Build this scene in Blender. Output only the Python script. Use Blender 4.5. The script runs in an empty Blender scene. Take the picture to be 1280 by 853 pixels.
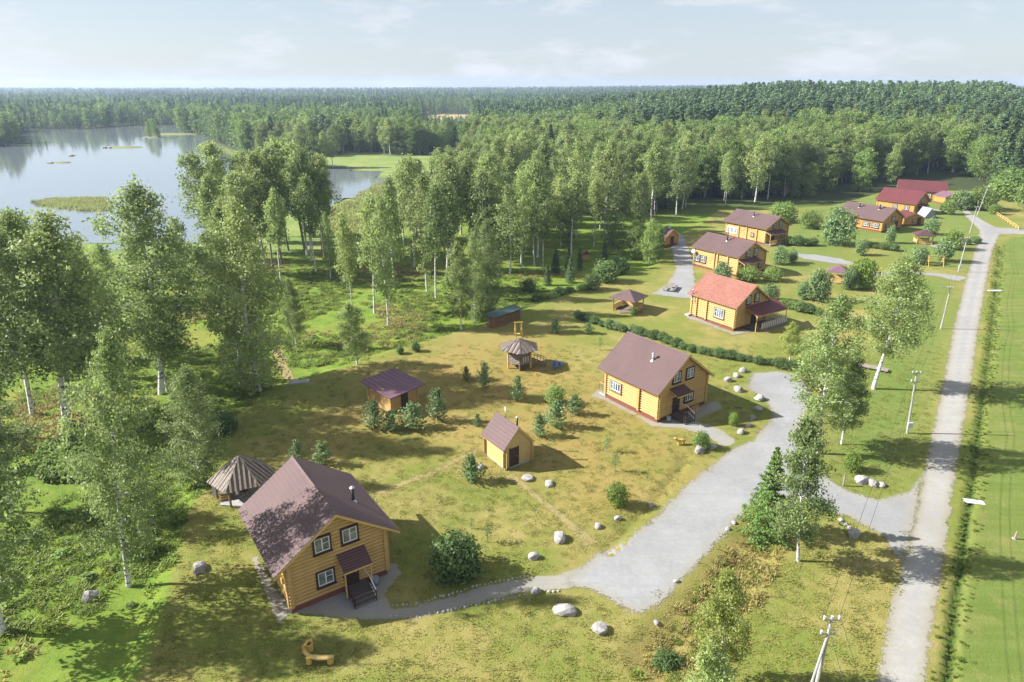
import bpy, math, random
import numpy as np
from mathutils import Vector, Matrix, geometry

# ------------------------------------------------------------------ camera, sky, sun, exposure
SC = bpy.context.scene
COL = SC.collection
HCAM = 36.0                                   # flying height of the camera, metres
FPX = 853.0                                   # focal length in photo pixels (24 mm on 36 mm)
PITCH = math.atan((426.5 - 107.0) / FPX)
cd = bpy.data.cameras.new('camera'); cam = bpy.data.objects.new('camera', cd); COL.objects.link(cam)
cd.sensor_width = 36.0; cd.lens = FPX / 1280 * 36.0; cd.clip_end = 20000; cd.clip_start = 0.5
cam.location = (0, 0, HCAM); cam.rotation_euler = (math.pi / 2 - PITCH, 0, 0)
SC.camera = cam
SUN_EL = math.radians(33); SUN_DIR = Vector((math.cos(SUN_EL) * 0.9976, -0.07 * math.cos(SUN_EL), -math.sin(SUN_EL)))
wd = bpy.data.worlds.new('World'); SC.world = wd; wd.use_nodes = True
wn = wd.node_tree; bgn = wn.nodes['Background']
sky = wn.nodes.new('ShaderNodeTexSky'); sky.sky_type = 'NISHITA'; sky.sun_disc = False
sky.sun_elevation = SUN_EL; sky.sun_rotation = math.radians(-86); sky.air_density = 1.0; sky.dust_density = .6; sky.ozone_density = 3.0
sky.altitude = 100
# thin wisps of cloud over the whole dome
tcd = wn.nodes.new('ShaderNodeTexCoord'); mpg = wn.nodes.new('ShaderNodeMapping'); mpg.inputs['Scale'].default_value = (1.6, 1.6, 6.0)
ns = wn.nodes.new('ShaderNodeTexNoise'); ns.inputs['Scale'].default_value = 3.2; ns.inputs['Detail'].default_value = 9; ns.inputs['Roughness'].default_value = .62
rmp = wn.nodes.new('ShaderNodeMapRange'); rmp.inputs['From Min'].default_value = .47; rmp.inputs['From Max'].default_value = .8
rmp.inputs['To Min'].default_value = .62; rmp.inputs['To Max'].default_value = 1.0
mxc = wn.nodes.new('ShaderNodeMix'); mxc.data_type = 'RGBA'; mxc.inputs['B'].default_value = (4.85, 5.25, 5.8, 1)
wn.links.new(tcd.outputs['Generated'], mpg.inputs['Vector']); wn.links.new(mpg.outputs[0], ns.inputs['Vector'])
wn.links.new(ns.outputs['Fac'], rmp.inputs['Value']); wn.links.new(rmp.outputs[0], mxc.inputs['Factor'])
wn.links.new(sky.outputs[0], mxc.inputs['A'])
wsp = wn.nodes.new('ShaderNodeMix'); wsp.data_type = 'RGBA'; wsp.inputs['B'].default_value = (6.1, 6.3, 6.7, 1)
rm2 = wn.nodes.new('ShaderNodeMapRange'); rm2.inputs['From Min'].default_value = .51; rm2.inputs['From Max'].default_value = .66; rm2.inputs['To Max'].default_value = .8
wn.links.new(ns.outputs['Fac'], rm2.inputs['Value']); wn.links.new(rm2.outputs[0], wsp.inputs['Factor']); wn.links.new(mxc.outputs['Result'], wsp.inputs['A']); wn.links.new(wsp.outputs['Result'], bgn.inputs['Color'])
bgn.inputs['Strength'].default_value = 0.056
sl = bpy.data.lights.new('sun', 'SUN'); sl.energy = 5.0; sl.angle = math.radians(.53); sl.color = (1.0, .985, .95)
so = bpy.data.objects.new('sun', sl); COL.objects.link(so); so.rotation_euler = SUN_DIR.to_track_quat('-Z', 'Y').to_euler()
so.location = (-60, 0, 80)
SC.view_settings.view_transform = 'Standard'; SC.view_settings.look = 'None'; SC.view_settings.gamma = 1
SC.view_settings.exposure = 1.38; SC.view_settings.use_curve_mapping = False
cy = SC.cycles
cy.max_bounces = 6; cy.diffuse_bounces = 3; cy.glossy_bounces = 2; cy.transmission_bounces = 3; cy.transparent_max_bounces = 6; cy.volume_bounces = 0
cy.caustics_reflective = False; cy.caustics_refractive = False; cy.use_denoising = True

# ------------------------------------------------------------------ measuring the place from the photograph
SP, CP = math.sin(PITCH), math.cos(PITCH)
def at(px, py, z=0.0):
    """where the sight line through photo pixel (px, py) meets the level z"""
    u = (px - 640) / FPX; v = (py - 426.5) / FPX
    t = (HCAM - z) / (v * CP + SP)
    return (u * t, (CP - v * SP) * t)
def tall(px, py, ty):
    """height of an upright thing standing at pixel (px, py) whose top shows at row ty"""
    X, Y = at(px, py)
    k = (ty - 426.5) / FPX
    # (dz*CP - Y*SP) = k*(Y*CP + dz*SP)
    dz = Y * (SP + k * CP) / (CP - k * SP)
    return HCAM - dz
def poly(pts, z=0.0):
    return np.array([at(a, b, z) for a, b in pts])

# ------------------------------------------------------------------ helpers: meshes, things, materials
def mesh_np(name, V, Q, mat=None, attrs=None, smooth=False):
    me = bpy.data.meshes.new(name)
    V = np.asarray(V, np.float32); Q = np.asarray(Q, np.int32); k = Q.shape[1]
    me.vertices.add(len(V)); me.vertices.foreach_set('co', V.ravel())
    me.loops.add(Q.size); me.loops.foreach_set('vertex_index', Q.ravel())
    me.polygons.add(len(Q)); me.polygons.foreach_set('loop_start', np.arange(0, Q.size, k, dtype=np.int32))
    if smooth: me.polygons.foreach_set('use_smooth', np.ones(len(Q), bool))
    for n, a in (attrs or {}).items():
        at_ = me.attributes.new(n, 'FLOAT', 'POINT'); at_.data.foreach_set('value', np.asarray(a, np.float32))
    me.update(calc_edges=True)
    if mat: me.materials.append(mat)
    return me
def link(name, data, parent=None, loc=(0, 0, 0), rot=(0, 0, 0), sca=(1, 1, 1)):
    o = bpy.data.objects.new(name, data); COL.objects.link(o)
    o.parent = parent; o.location = loc; o.rotation_euler = rot; o.scale = sca
    return o
def tag(o, label=None, cat=None, group=None, kind=None):
    if label: o['label'] = label
    if cat: o['category'] = cat
    if group: o['group'] = group
    if kind: o['kind'] = kind
    return o
def thing(name, label, cat, loc=(0, 0, 0), rz=0.0, group=None, sca=(1, 1, 1)):
    return tag(link(name, None, None, loc, (0, 0, rz), sca), label, cat, group)

class MB:
    """collects boxes, bars, tubes and prisms; build() makes ONE mesh object of them"""
    def __init__(s): s.v = []; s.f = []
    def add(s, vs, fs):
        b = len(s.v); s.v += [tuple(x) for x in vs]; s.f += [tuple(i + b for i in f) for f in fs]; return s
    def box(s, x0, x1, y0, y1, z0, z1):
        return s.add([(x0, y0, z0), (x1, y0, z0), (x1, y1, z0), (x0, y1, z0), (x0, y0, z1), (x1, y0, z1), (x1, y1, z1), (x0, y1, z1)],
                     [(0, 3, 2, 1), (4, 5, 6, 7), (0, 1, 5, 4), (1, 2, 6, 5), (2, 3, 7, 6), (3, 0, 4, 7)])
    def bar(s, p, q, w, h, up=(0, 0, 1)):
        p = Vector(p); q = Vector(q); d = (q - p).normalized(); a = d.cross(Vector(up))
        if a.length < 1e-4: a = d.cross(Vector((0, 1, 0)))
        a.normalize(); b = a.cross(d)
        c = [p + a * w / 2 * i + b * h / 2 * j for i, j in ((-1, -1), (1, -1), (1, 1), (-1, 1))]
        return s.add(c + [x + (q - p) for x in c], [(0, 3, 2, 1), (4, 5, 6, 7), (0, 1, 5, 4), (1, 2, 6, 5), (2, 3, 7, 6), (3, 0, 4, 7)])
    def tube(s, pts, rad, n=8, caps=True):
        pts = [Vector(p) for p in pts]; m = len(pts)
        if not hasattr(rad, '__len__'): rad = [rad] * m
        b = len(s.v); ref = None
        for i, p in enumerate(pts):
            d = (pts[min(i + 1, m - 1)] - pts[max(i - 1, 0)]).normalized()
            if ref is None: ref = d.orthogonal().normalized()
            a = (ref - d * ref.dot(d)); a = a.normalized() if a.length > 1e-5 else d.orthogonal().normalized(); ref = a
            c = d.cross(a)
            for k in range(n):
                t = 2 * math.pi * k / n
                s.v.append(tuple(p + (a * math.cos(t) + c * math.sin(t)) * rad[i]))
        for i in range(m - 1):
            for k in range(n):
                s.f.append((b + i * n + k, b + i * n + (k + 1) % n, b + (i + 1) * n + (k + 1) % n, b + (i + 1) * n + k))
        if caps:
            s.f.append(tuple(b + k for k in reversed(range(n)))); s.f.append(tuple(b + (m - 1) * n + k for k in range(n)))
        return s
    def prism(s, prof, y0, y1):
        """closed (x, z) outline swept along y"""
        n = len(prof)
        return s.add([(x, y0, z) for x, z in prof] + [(x, y1, z) for x, z in prof],
                     [tuple(range(n)), tuple(reversed(range(n, 2 * n)))] + [(i, i + n, (i + 1) % n + n, (i + 1) % n) for i in range(n)])
    def warp(s, fn): s.v = [tuple(fn(*p)) for p in s.v]; return s
    def mesh(s, name, mat, smooth=False):
        me = bpy.data.meshes.new(name); me.from_pydata(s.v, [], s.f); me.update()
        if mat: me.materials.append(mat)
        if smooth: me.polygons.foreach_set('use_smooth', np.ones(len(me.polygons), bool))
        return me
    def build(s, name, mat, parent=None, smooth=False, loc=(0, 0, 0), rot=(0, 0, 0)):
        return link(name, s.mesh(name, mat, smooth), parent, loc, rot)

M = {}
class NT:
    """tiny wrapper to write node materials in few lines"""
    def __init__(s, name):
        s.m = bpy.data.materials.new(name); s.m.use_nodes = True; s.t = s.m.node_tree; s.t.nodes.clear(); M[name] = s.m
        s.out = s.n('OutputMaterial')
    def n(s, typ, **kw):
        nd = s.t.nodes.new('ShaderNode' + typ)
        for k, v in kw.items(): setattr(nd, k, v)
        return nd
    def put(s, sock, v):
        if hasattr(v, 'links') or hasattr(v, 'is_linked'): s.t.links.new(v, sock)
        elif isinstance(v, (tuple, list)) and len(v) == 3 and sock.type == 'RGBA': sock.default_value = (*v, 1)
        else: sock.default_value = v
    def coord(s, which='Object', scale=(1, 1, 1)):
        c = s.n('TexCoord').outputs[which]
        if scale == (1, 1, 1): return c
        mp = s.n('Mapping'); s.put(mp.inputs['Vector'], c); mp.inputs['Scale'].default_value = scale; return mp.outputs[0]
    def noise(s, vec, scale, detail=4, rough=.55, out='Fac'):
        nd = s.n('TexNoise'); s.put(nd.inputs['Vector'], vec); nd.inputs['Scale'].default_value = scale
        nd.inputs['Detail'].default_value = detail; nd.inputs['Roughness'].default_value = rough; return nd.outputs[out]
    def rng(s, v, a, b, c=0.0, d=1.0):
        nd = s.n('MapRange'); s.put(nd.inputs['Value'], v)
        for k, x in zip(('From Min', 'From Max', 'To Min', 'To Max'), (a, b, c, d)): nd.inputs[k].default_value = x
        return nd.outputs[0]
    def math(s, op, a, b=0.0):
        nd = s.n('Math', operation=op); s.put(nd.inputs[0], a); s.put(nd.inputs[1], b); return nd.outputs[0]
    def mix(s, f, a, b, mode='MIX'):
        nd = s.n('Mix', data_type='RGBA', blend_type=mode); s.put(nd.inputs['Factor'], f); s.put(nd.inputs['A'], a); s.put(nd.inputs['B'], b)
        return nd.outputs['Result']
    def attr(s, name): return s.n('Attribute', attribute_name=name).outputs['Fac']
    def bump(s, h, strength=.3, dist=.1):
        nd = s.n('Bump'); s.put(nd.inputs['Height'], h); nd.inputs['Strength'].default_value = strength; nd.inputs['Distance'].default_value = dist
        return nd.outputs[0]
    def bsdf(s, col, rough=.8, spec=.3, metal=0.0, normal=None):
        nd = s.n('BsdfPrincipled'); s.put(nd.inputs['Base Color'], col); s.put(nd.inputs['Roughness'], rough)
        nd.inputs['Specular IOR Level'].default_value = spec; nd.inputs['Metallic'].default_value = metal
        if normal is not None: s.put(nd.inputs['Normal'], normal)
        return nd.outputs[0]
    def done(s, sh): s.t.links.new(sh, s.out.inputs['Surface']); return s.m

def simple(name, c1, c2, scale=2.0, rough=.8, spec=.3, stretch=(1, 1, 1), bump=.0, bscale=None, metal=0.0, world=False):
    t = NT(name); v = t.coord('Object', stretch)
    f = t.rng(t.noise(v, scale, 6, .6), .3, .7)
    nm = t.bump(t.noise(v, bscale or scale * 3, 4), bump, .05) if bump else None
    return t.done(t.bsdf(t.mix(f, c1, c2), rough, spec, metal, nm))

# ---- surfaces of buildings and objects
def wood_mat(name, c1, c2, c3):
    t = NT(name); v = t.coord('Object')
    grain = t.noise(t.coord('Object', (1, 1, 9)), 1.1, 6, .65)
    pa = t.n('ObjectInfo').outputs['Random']
    c = t.mix(t.rng(grain, .3, .7), c1, c2)
    c = t.mix(t.rng(t.noise(v, .55, 4), .45, .75, 0, .6), c, c3)
    c = t.mix(t.rng(pa, 0, 1, 0, .28), c, c3)
    return t.done(t.bsdf(c, .62, .35, 0, t.bump(grain, .25, .02)))
wood_mat('log_wood', (.55, .365, .14), (.46, .285, .095), (.36, .205, .068))
wood_mat('pale_wood', (.62, .42, .16), (.52, .33, .11), (.45, .28, .1))
wood_mat('shed_wood', (.53, .38, .165), (.47, .33, .13), (.43, .29, .11))
wood_mat('orange_wood', (.52, .29, .075), (.45, .23, .055), (.4, .2, .05))
simple('grey_plank', (.17, .135, .115), (.11, .085, .072), 5, .85, .2, (1, 1, .3), .3)
simple('grey_plank_light', (.31, .26, .215), (.2, .165, .135), 5, .85, .2, (1, 1, .3), .3)
simple('weathered_log', (.24, .19, .14), (.14, .11, .085), 4, .85, .2, (1, 1, .3), .3)
simple('dark_brown', (.05, .022, .018), (.035, .016, .014), 3, .55, .4)
simple('plinth_red', (.20, .065, .05), (.15, .05, .042), 3, .85, .2, bump=.2)
simple('white_paint', (.66, .66, .64), (.58, .58, .57), 4, .5, .4)
simple('step_wood', (.10, .08, .07), (.07, .055, .05), 4, .7, .3, bump=.2)
simple('chimney_metal', (.06, .055, .055), (.03, .028, .03), 5, .45, .5, metal=.6)
simple('zinc', (.5, .5, .5), (.4, .4, .41), 5, .4, .5, metal=.7)
simple('concrete', (.40, .385, .36), (.28, .27, .255), 2, .85, .25, bump=.3)
simple('rock', (.33, .30, .28), (.2, .185, .175), 1.3, .9, .2, bump=.7, bscale=5)
simple('rock_light', (.40, .375, .35), (.22, .205, .19), 1.3, .9, .2, bump=.6, bscale=5)
simple('blue_plastic', (.05, .12, .5), (.04, .1, .42), 2, .4, .5)
simple('grey_plastic', (.24, .28, .34), (.2, .24, .3), 2, .4, .5)
simple('firewood', (.33, .19, .09), (.17, .09, .045), 7, .85, .2, bump=.5, bscale=9)
simple('green_metal', (.06, .11, .10), (.05, .085, .08), 2, .45, .4)
simple('yellow_wood', (.60, .40, .10), (.5, .32, .07), 3, .7, .3)
simple('insulator', (.75, .75, .72), (.6, .6, .58), 6, .3, .5)
simple('cable', (.03, .03, .03), (.05, .05, .05), 6, .6, .3)
simple('tarp', (.26, .29, .32), (.2, .22, .25), 1.5, .6, .3)
def roof_mat(name, c1, c2, shingle=False, rough=.62):
    t = NT(name); v = t.coord('Object')
    c = t.mix(t.rng(t.noise(v, .45, 5), .35, .7), c1, c2)
    if shingle:
        c = t.mix(t.rng(t.noise(t.coord('Object', (4, 2.2, 6)), 1.0, 1), .4, .6, 0, .55), c, tuple(x * .62 for x in c1))
        nm = t.bump(t.noise(v, 9, 3), .3, .03)
    else:
        w = t.n('TexWave', wave_type='BANDS', bands_direction='Y', wave_profile='SIN'); t.put(w.inputs['Vector'], v)
        w.inputs['Scale'].default_value = 1.6; w.inputs['Distortion'].default_value = 0
        nm = t.bump(w.outputs['Fac'], .8, .06)
        c = t.mix(t.rng(t.noise(v, 4.0, 6), .5, .8, 0, .35), c, tuple(x * .8 for x in c2))
    return t.done(t.bsdf(c, rough, .3, 0, nm))
roof_mat('roof_brown', (.142, .09, .086), (.124, .079, .077))
roof_mat('roof_brown_dark', (.105, .05, .052), (.085, .042, .046))
roof_mat('roof_mauve', (.19, .10, .13), (.165, .09, .12))
roof_mat('roof_shingle_red', (.29, .125, .09), (.24, .10, .075), True, .8)
roof_mat('roof_wine', (.145, .04, .042), (.12, .034, .038))
t = NT('glass'); t.done(t.bsdf(t.mix(t.rng(t.noise(t.coord('Object'), 1.5, 2), .4, .6), (.05, .065, .08), (.16, .18, .19)), .06, .8))
def bark(name, c1, c2):
    t = NT(name); v = t.coord('Object', (1, 1, 2.2))
    f = t.rng(t.noise(v, 2.2, 5, .6), .52, .60)
    return t.done(t.bsdf(t.mix(f, c1, c2), .85, .2, 0, t.bump(t.noise(v, 6, 3), .4, .03)))
bark('birch_bark', (.62, .60, .56), (.09, .08, .075))
bark('grey_bark', (.26, .235, .20), (.10, .085, .07))
bark('brown_bark', (.20, .12, .075), (.08, .05, .035))
def leaf(name, dark, light, warm, trans=.3):
    t = NT(name); tint = t.attr('tint'); rnd = t.n('ObjectInfo').outputs['Random']
    c = t.mix(tint, dark, light)
    c = t.mix(t.rng(rnd, 0, 1, 0, .75), c, warm)
    hs = t.n('HueSaturation'); t.put(hs.inputs['Color'], c); t.put(hs.inputs['Value'], t.rng(t.math('FRACT', t.math('MULTIPLY', rnd, 7.31)), 0, 1, .78, 1.25))
    c = hs.outputs[0]
    d = t.bsdf(c, .55, .35); tr = t.n('BsdfTranslucent'); t.put(tr.inputs['Color'], c)
    mx = t.n('MixShader'); mx.inputs[0].default_value = trans; t.t.links.new(d, mx.inputs[1]); t.t.links.new(tr.outputs[0], mx.inputs[2])
    return t.done(mx.outputs[0])
leaf('birch_leaf', (.135, .20, .05), (.34, .42, .15), (.31, .355, .12), .46)
leaf('green_leaf', (.115, .195, .042), (.27, .37, .095), (.25, .315, .085), .47)
leaf('birch_bright', (.19, .26, .045), (.42, .49, .12), (.38, .42, .10), .48)
leaf('dark_leaf', (.07, .135, .036), (.165, .25, .075), (.155, .215, .065), .42)
leaf('bright_leaf', (.12, .20, .026), (.25, .34, .06), (.21, .28, .06), .42)
leaf('juniper_leaf', (.09, .16, .055), (.22, .315, .12), (.20, .27, .10), .32)
leaf('spruce_needle', (.05, .10, .038), (.135, .205, .075), (.11, .165, .06), .25)
leaf('spruce_bright', (.06, .125, .022), (.15, .24, .05), (.12, .19, .04), .25)
leaf('pine_needle', (.065, .13, .06), (.16, .25, .115), (.145, .215, .09), .28)
leaf('weed_leaf', (.13, .21, .03), (.28, .37, .065), (.28, .31, .065), .5)
leaf('dry_grass', (.30, .25, .08), (.45, .37, .14), (.34, .31, .10), .45)
leaf('reed_leaf', (.22, .27, .08), (.38, .41, .15), (.35, .35, .13), .4)
leaf('lawn_blade', (.19, .225, .045), (.35, .345, .10), (.35, .30, .09), .5)

# ------------------------------------------------------------------ land: outlines measured on the photograph
LAKE = poly([(-260, 184), (0, 183), (24, 183), (37, 178), (30, 166), (60, 161), (100, 162.5), (150, 158), (195, 156.5), (236, 156.5), (234, 161), (214, 165),
             (236, 169), (252, 171), (262, 179), (268, 190), (300, 204), (400, 212), (440, 211.5), (468, 213), (474, 222), (462, 236), (440, 247), (400, 256), (340, 264),
             (285, 284), (236, 300), (180, 306), (150, 304), (120, 300), (60, 292), (0, 288), (-260, 302)])
MARSH = poly([(236, 166), (300, 190), (400, 196), (440, 190), (500, 194), (575, 192), (610, 205), (590, 235), (520, 285), (430, 315), (330, 318), (270, 330), (150, 330), (80, 300), (0, 290), (-260, 300), (-260, 296), (0, 284), (130, 300), (236, 296), (400, 250), (470, 220), (430, 208), (300, 200)])
LAWN = poly([(150, 900), (172, 850), (205, 780), (222, 700), (236, 640), (262, 602), (282, 560), (300, 520), (345, 488), (382, 474), (430, 460), (480, 442), (535, 426), (600, 408), (650, 392),
             (700, 372), (760, 350), (820, 335), (850, 300), (900, 262), (1040, 258), (1120, 236), (1200, 238), (1260, 240), (1400, 280), (1900, 500), (2400, 1200), (900, 1400), (150, 1200)])
FIELD = poly([(1172, 1000), (1182, 853), (1195, 760), (1206, 690), (1214, 627), (1223, 560), (1233, 480), (1241, 420), (1247, 360), (1253, 300), (1290, 292), (1500, 292), (2400, 600), (2400, 1200)])
VERGE = poly([(1035, 600), (1020, 560), (1060, 480), (1100, 430), (1120, 350), (1190, 345), (1200, 380), (1175, 480), (1150, 590), (1100, 612)])
FARGREEN = poly([(960, 300), (1000, 262), (1100, 240), (1230, 240), (1260, 262), (1225, 300), (1215, 340), (1130, 335), (1090, 300), (1020, 345), (960, 340)])
TAN = poly([(530, 145.5), (548, 142.5), (586, 143), (584, 152), (560, 155), (540, 152)])
DITCH = poly([(1165, 1000), (1183, 870), (1194, 760), (1204, 690), (1212, 627), (1221, 560), (1231, 480), (1239, 420), (1245, 360), (1251, 305)])
GULLY = poly([(822, 822), (850, 790), (893, 748), (930, 700), (962, 668)])
LIP = poly([(757, 688), (792, 653), (830, 614), (858, 575)])
def sdist(P, X, Y):
    """signed distance to polygon P, negative inside"""
    X = np.asarray(X, float); Y = np.asarray(Y, float); d = np.full(X.shape, 1e18); ins = np.zeros(X.shape, bool)
    for i in range(len(P)):
        ax, ay = P[i - 1]; bx, by = P[i]; ex, ey = bx - ax, by - ay
        tt = np.clip(((X - ax) * ex + (Y - ay) * ey) / (ex * ex + ey * ey + 1e-9), 0, 1)
        d = np.minimum(d, (X - ax - tt * ex) ** 2 + (Y - ay - tt * ey) ** 2)
        if ay != by:
            ins ^= ((ay > Y) != (by > Y)) & (X < (bx - ax) * (Y - ay) / (by - ay) + ax)
    d = np.sqrt(d); return np.where(ins, -d, d)
def ldist(P, X, Y):
    d = np.full(np.shape(X), 1e18)
    for i in range(1, len(P)):
        ax, ay = P[i - 1]; bx, by = P[i]; ex, ey = bx - ax, by - ay
        tt = np.clip(((X - ax) * ex + (Y - ay) * ey) / (ex * ex + ey * ey + 1e-9), 0, 1)
        d = np.minimum(d, (X - ax - tt * ex) ** 2 + (Y - ay - tt * ey) ** 2)
    return np.sqrt(d)
def sstep(x, a, b):
    t = np.clip((x - a) / (b - a), 0, 1); return t * t * (3 - 2 * t)
def relief(X, Y):
    return (np.sin(X * .21 + 1.3) * np.cos(Y * .17 + .4) + .6 * np.sin(X * .37 - Y * .29 + 2.0)) * .05
def ground_z(X, Y):
    X = np.asarray(X, float); Y = np.asarray(Y, float)
    sl_ = sdist(LAKE, X, Y); la = sdist(LAWN, X, Y)
    z = relief(X, Y) * sstep(sl_, 0, 30)
    z = z - .45 * sstep(la, .0, 2.2)                                  # the meadow lies a step below the mown lawn
    z = z + .35 * np.sin(X * .05 + 1) * np.cos(Y * .06) * sstep(la, 4, 20) * sstep(sl_, 5, 30) * sstep(-Y, -240, -180)
    z = np.where(sl_ < 6, np.minimum(z, -.55 + .1 * np.clip(sl_, -6, 6)), z)
    dd = ldist(DITCH, X, Y); z = z - .32 * (1 - sstep(dd, .05, .5))
    gd = ldist(GULLY, X, Y); z = z - .5 * (1 - sstep(gd, .3, 2.8))
    z = z - .18 * (1 - sstep(ldist(LIP, X, Y), .1, .8))
    # pine hill at the back, gentle far ridges
    s_ = X / np.maximum(Y, 1)
    hill = 17.5 * sstep(Y, 250, 560) * (1 - .45 * sstep(Y, 700, 1400)) * sstep(s_, -.05, .42) * (1 - sstep(s_, .66, .76))
    far = 7 * sstep(Y, 1200, 3200) + 2.5 * np.sin(X * .0013 + .7) * sstep(Y, 1000, 2500)
    return z + hill + far
def gz(x, y): return float(ground_z(np.array([x]), np.array([y]))[0])
def spot(px, py):
    x, y = at(px, py); return (x, y, gz(x, y))

# ------------------------------------------------------------------ ground sheet
srow = [-30, -12, 4, 16]
y = 25.0
while y < 150: srow.append(y); y = (y + 30) * 1.0065 - 30
while y < 4900: srow.append(y); y = (y + 30) * 1.016 - 30
srow.append(4950.0)
scol = np.linspace(-1.3, 1.3, 521)
YY = np.array(srow)
gx = np.outer(np.maximum(YY + 30, 30), scol); gy = np.repeat(YY[:, None], len(scol), 1)
fx, fy = gx.ravel(), gy.ravel(); fz = ground_z(fx, fy)
nr, nc = gx.shape; ii = (np.arange(nr - 1)[:, None] * nc + np.arange(nc - 1)[None, :]).ravel()
Q = np.stack([ii, ii + 1, ii + nc + 1, ii + nc], 1)
la = sdist(LAWN, fx, fy); fi = sdist(FIELD, fx, fy); mr = sdist(MARSH, fx, fy); vg = sdist(VERGE, fx, fy); fg = sdist(FARGREEN, fx, fy)
lawn = 1 - sstep(la, -.5, .6)
DRYZ = poly([(330, 590), (420, 490), (560, 425), (700, 415), (820, 530), (880, 570), (800, 650), (740, 668), (660, 600), (540, 560)])
attrs = dict(dry=1 - sstep(sdist(DRYZ, fx, fy), -9, 6), lawn=lawn, green=np.clip((1 - sstep(fi, -1.5, 1.5)) + (1 - sstep(vg, -4, 3)) + (1 - sstep(fg, -6, 3)), 0, 1), field=1 - sstep(fi, -.6, .6),
             marsh=1 - sstep(mr, -6, 4), tan=1 - sstep(sdist(TAN, fx, fy), -8, 4), wet=1 - sstep(ldist(DITCH, fx, fy), .1, .4),
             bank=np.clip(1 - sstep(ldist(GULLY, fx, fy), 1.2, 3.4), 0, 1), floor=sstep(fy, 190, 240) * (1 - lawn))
t = NT('ground'); v = t.coord('Object')
n1 = t.noise(v, .085, 4, .6); n2 = t.noise(v, .5, 5, .6); n3 = t.noise(v, 8.0, 4, .75); n4 = t.noise(v, 1.6, 5, .65)
base = t.mix(t.rng(n2, .38, .62), (.225, .21, .055), (.31, .255, .09))
base = t.mix(t.rng(n1, .42, .56, 0, .85), base, (.155, .19, .034))
base = t.mix(t.math('MULTIPLY', t.attr('dry'), t.rng(t.noise(v, .16, 5, .65), .36, .56, .3, .9)), base, t.mix(n2, (.36, .235, .085), (.27, .19, .055)))
base = t.mix(t.rng(n4, .5, .7, 0, .55), base, (.33, .235, .09))
grn = t.mix(t.rng(n2, .35, .65), (.125, .18, .036), (.16, .205, .048)); grn = t.mix(t.rng(n1, .45, .6, 0, .6), grn, (.195, .205, .058)); grn = t.mix(t.rng(n4, .55, .75, 0, .5), grn, (.23, .205, .075))
mpf = t.n('Mapping'); t.put(mpf.inputs['Vector'], v); mpf.inputs['Rotation'].default_value = (0, 0, -.967); mpf.inputs['Scale'].default_value = (.03, .9, 1)
grn = t.mix(t.math('MULTIPLY', t.attr('field'), t.rng(t.noise(mpf.outputs[0], 1.0, 4, .6), .42, .62, 0, .75)), grn, (.115, .16, .03))
grn = t.mix(t.math('MULTIPLY', t.attr('field'), t.rng(t.noise(v, .35, 5, .7), .52, .66, 0, .5)), grn, (.26, .23, .085))
lw = t.mix(t.attr('green'), base, grn)
mead = t.mix(t.rng(n2, .38, .62), (.12, .20, .026), (.205, .26, .042)); mead = t.mix(t.rng(n1, .52, .64, 0, .6), mead, (.27, .22, .055)); mead = t.mix(t.rng(n4, .5, .75, 0, .6), mead, (.10, .17, .025))
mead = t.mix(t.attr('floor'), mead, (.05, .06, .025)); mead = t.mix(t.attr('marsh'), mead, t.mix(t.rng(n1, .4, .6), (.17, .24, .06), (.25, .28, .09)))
c = t.mix(t.attr('lawn'), mead, lw)
c = t.mix(t.math('MULTIPLY', t.attr('bank'), t.rng(n2, .3, .5)), c, t.mix(n4, (.36, .27, .10), (.25, .21, .06)))
c = t.mix(t.attr('wet'), c, (.06, .10, .025)); c = t.mix(t.attr('tan'), c, (.42, .31, .16))
c = t.mix(t.rng(n3, .32, .7, 0, .7), c, t.mix(.5, c, (.05, .07, .01)))
t.done(t.bsdf(c, .95, .1, 0, t.bump(t.math('ADD', n3, t.math('MULTIPLY', n4, .6)), .8, .09)))
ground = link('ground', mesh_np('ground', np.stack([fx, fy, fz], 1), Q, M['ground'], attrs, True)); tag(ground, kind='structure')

# ------------------------------------------------------------------ lake
t = NT('lake_water'); v = t.coord('Object'); wv = t.noise(t.coord('Object', (.35, 1.0, 1)), .55, 4, .6)
t.done(t.bsdf((.16, .18, .19), .05, 1.0, 0, t.bump(wv, .12, .12)))
lx, ly = np.meshgrid(np.arange(-1250, 80, 8.0), np.arange(150, 720, 8.0)); inl = sdist(LAKE, lx, ly) < 7; hh_, ww_ = lx.shape
cell = inl[:-1, :-1] & inl[1:, :-1] & inl[:-1, 1:] & inl[1:, 1:]; cidx = np.argwhere(cell); b0 = cidx[:, 0] * ww_ + cidx[:, 1]
tag(link('lake', mesh_np('lake', np.stack([lx.ravel(), ly.ravel(), np.full(lx.size, -.42)], 1), np.stack([b0, b0 + 1, b0 + ww_ + 1, b0 + ww_], 1), M['lake_water'])), kind='structure')

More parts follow.
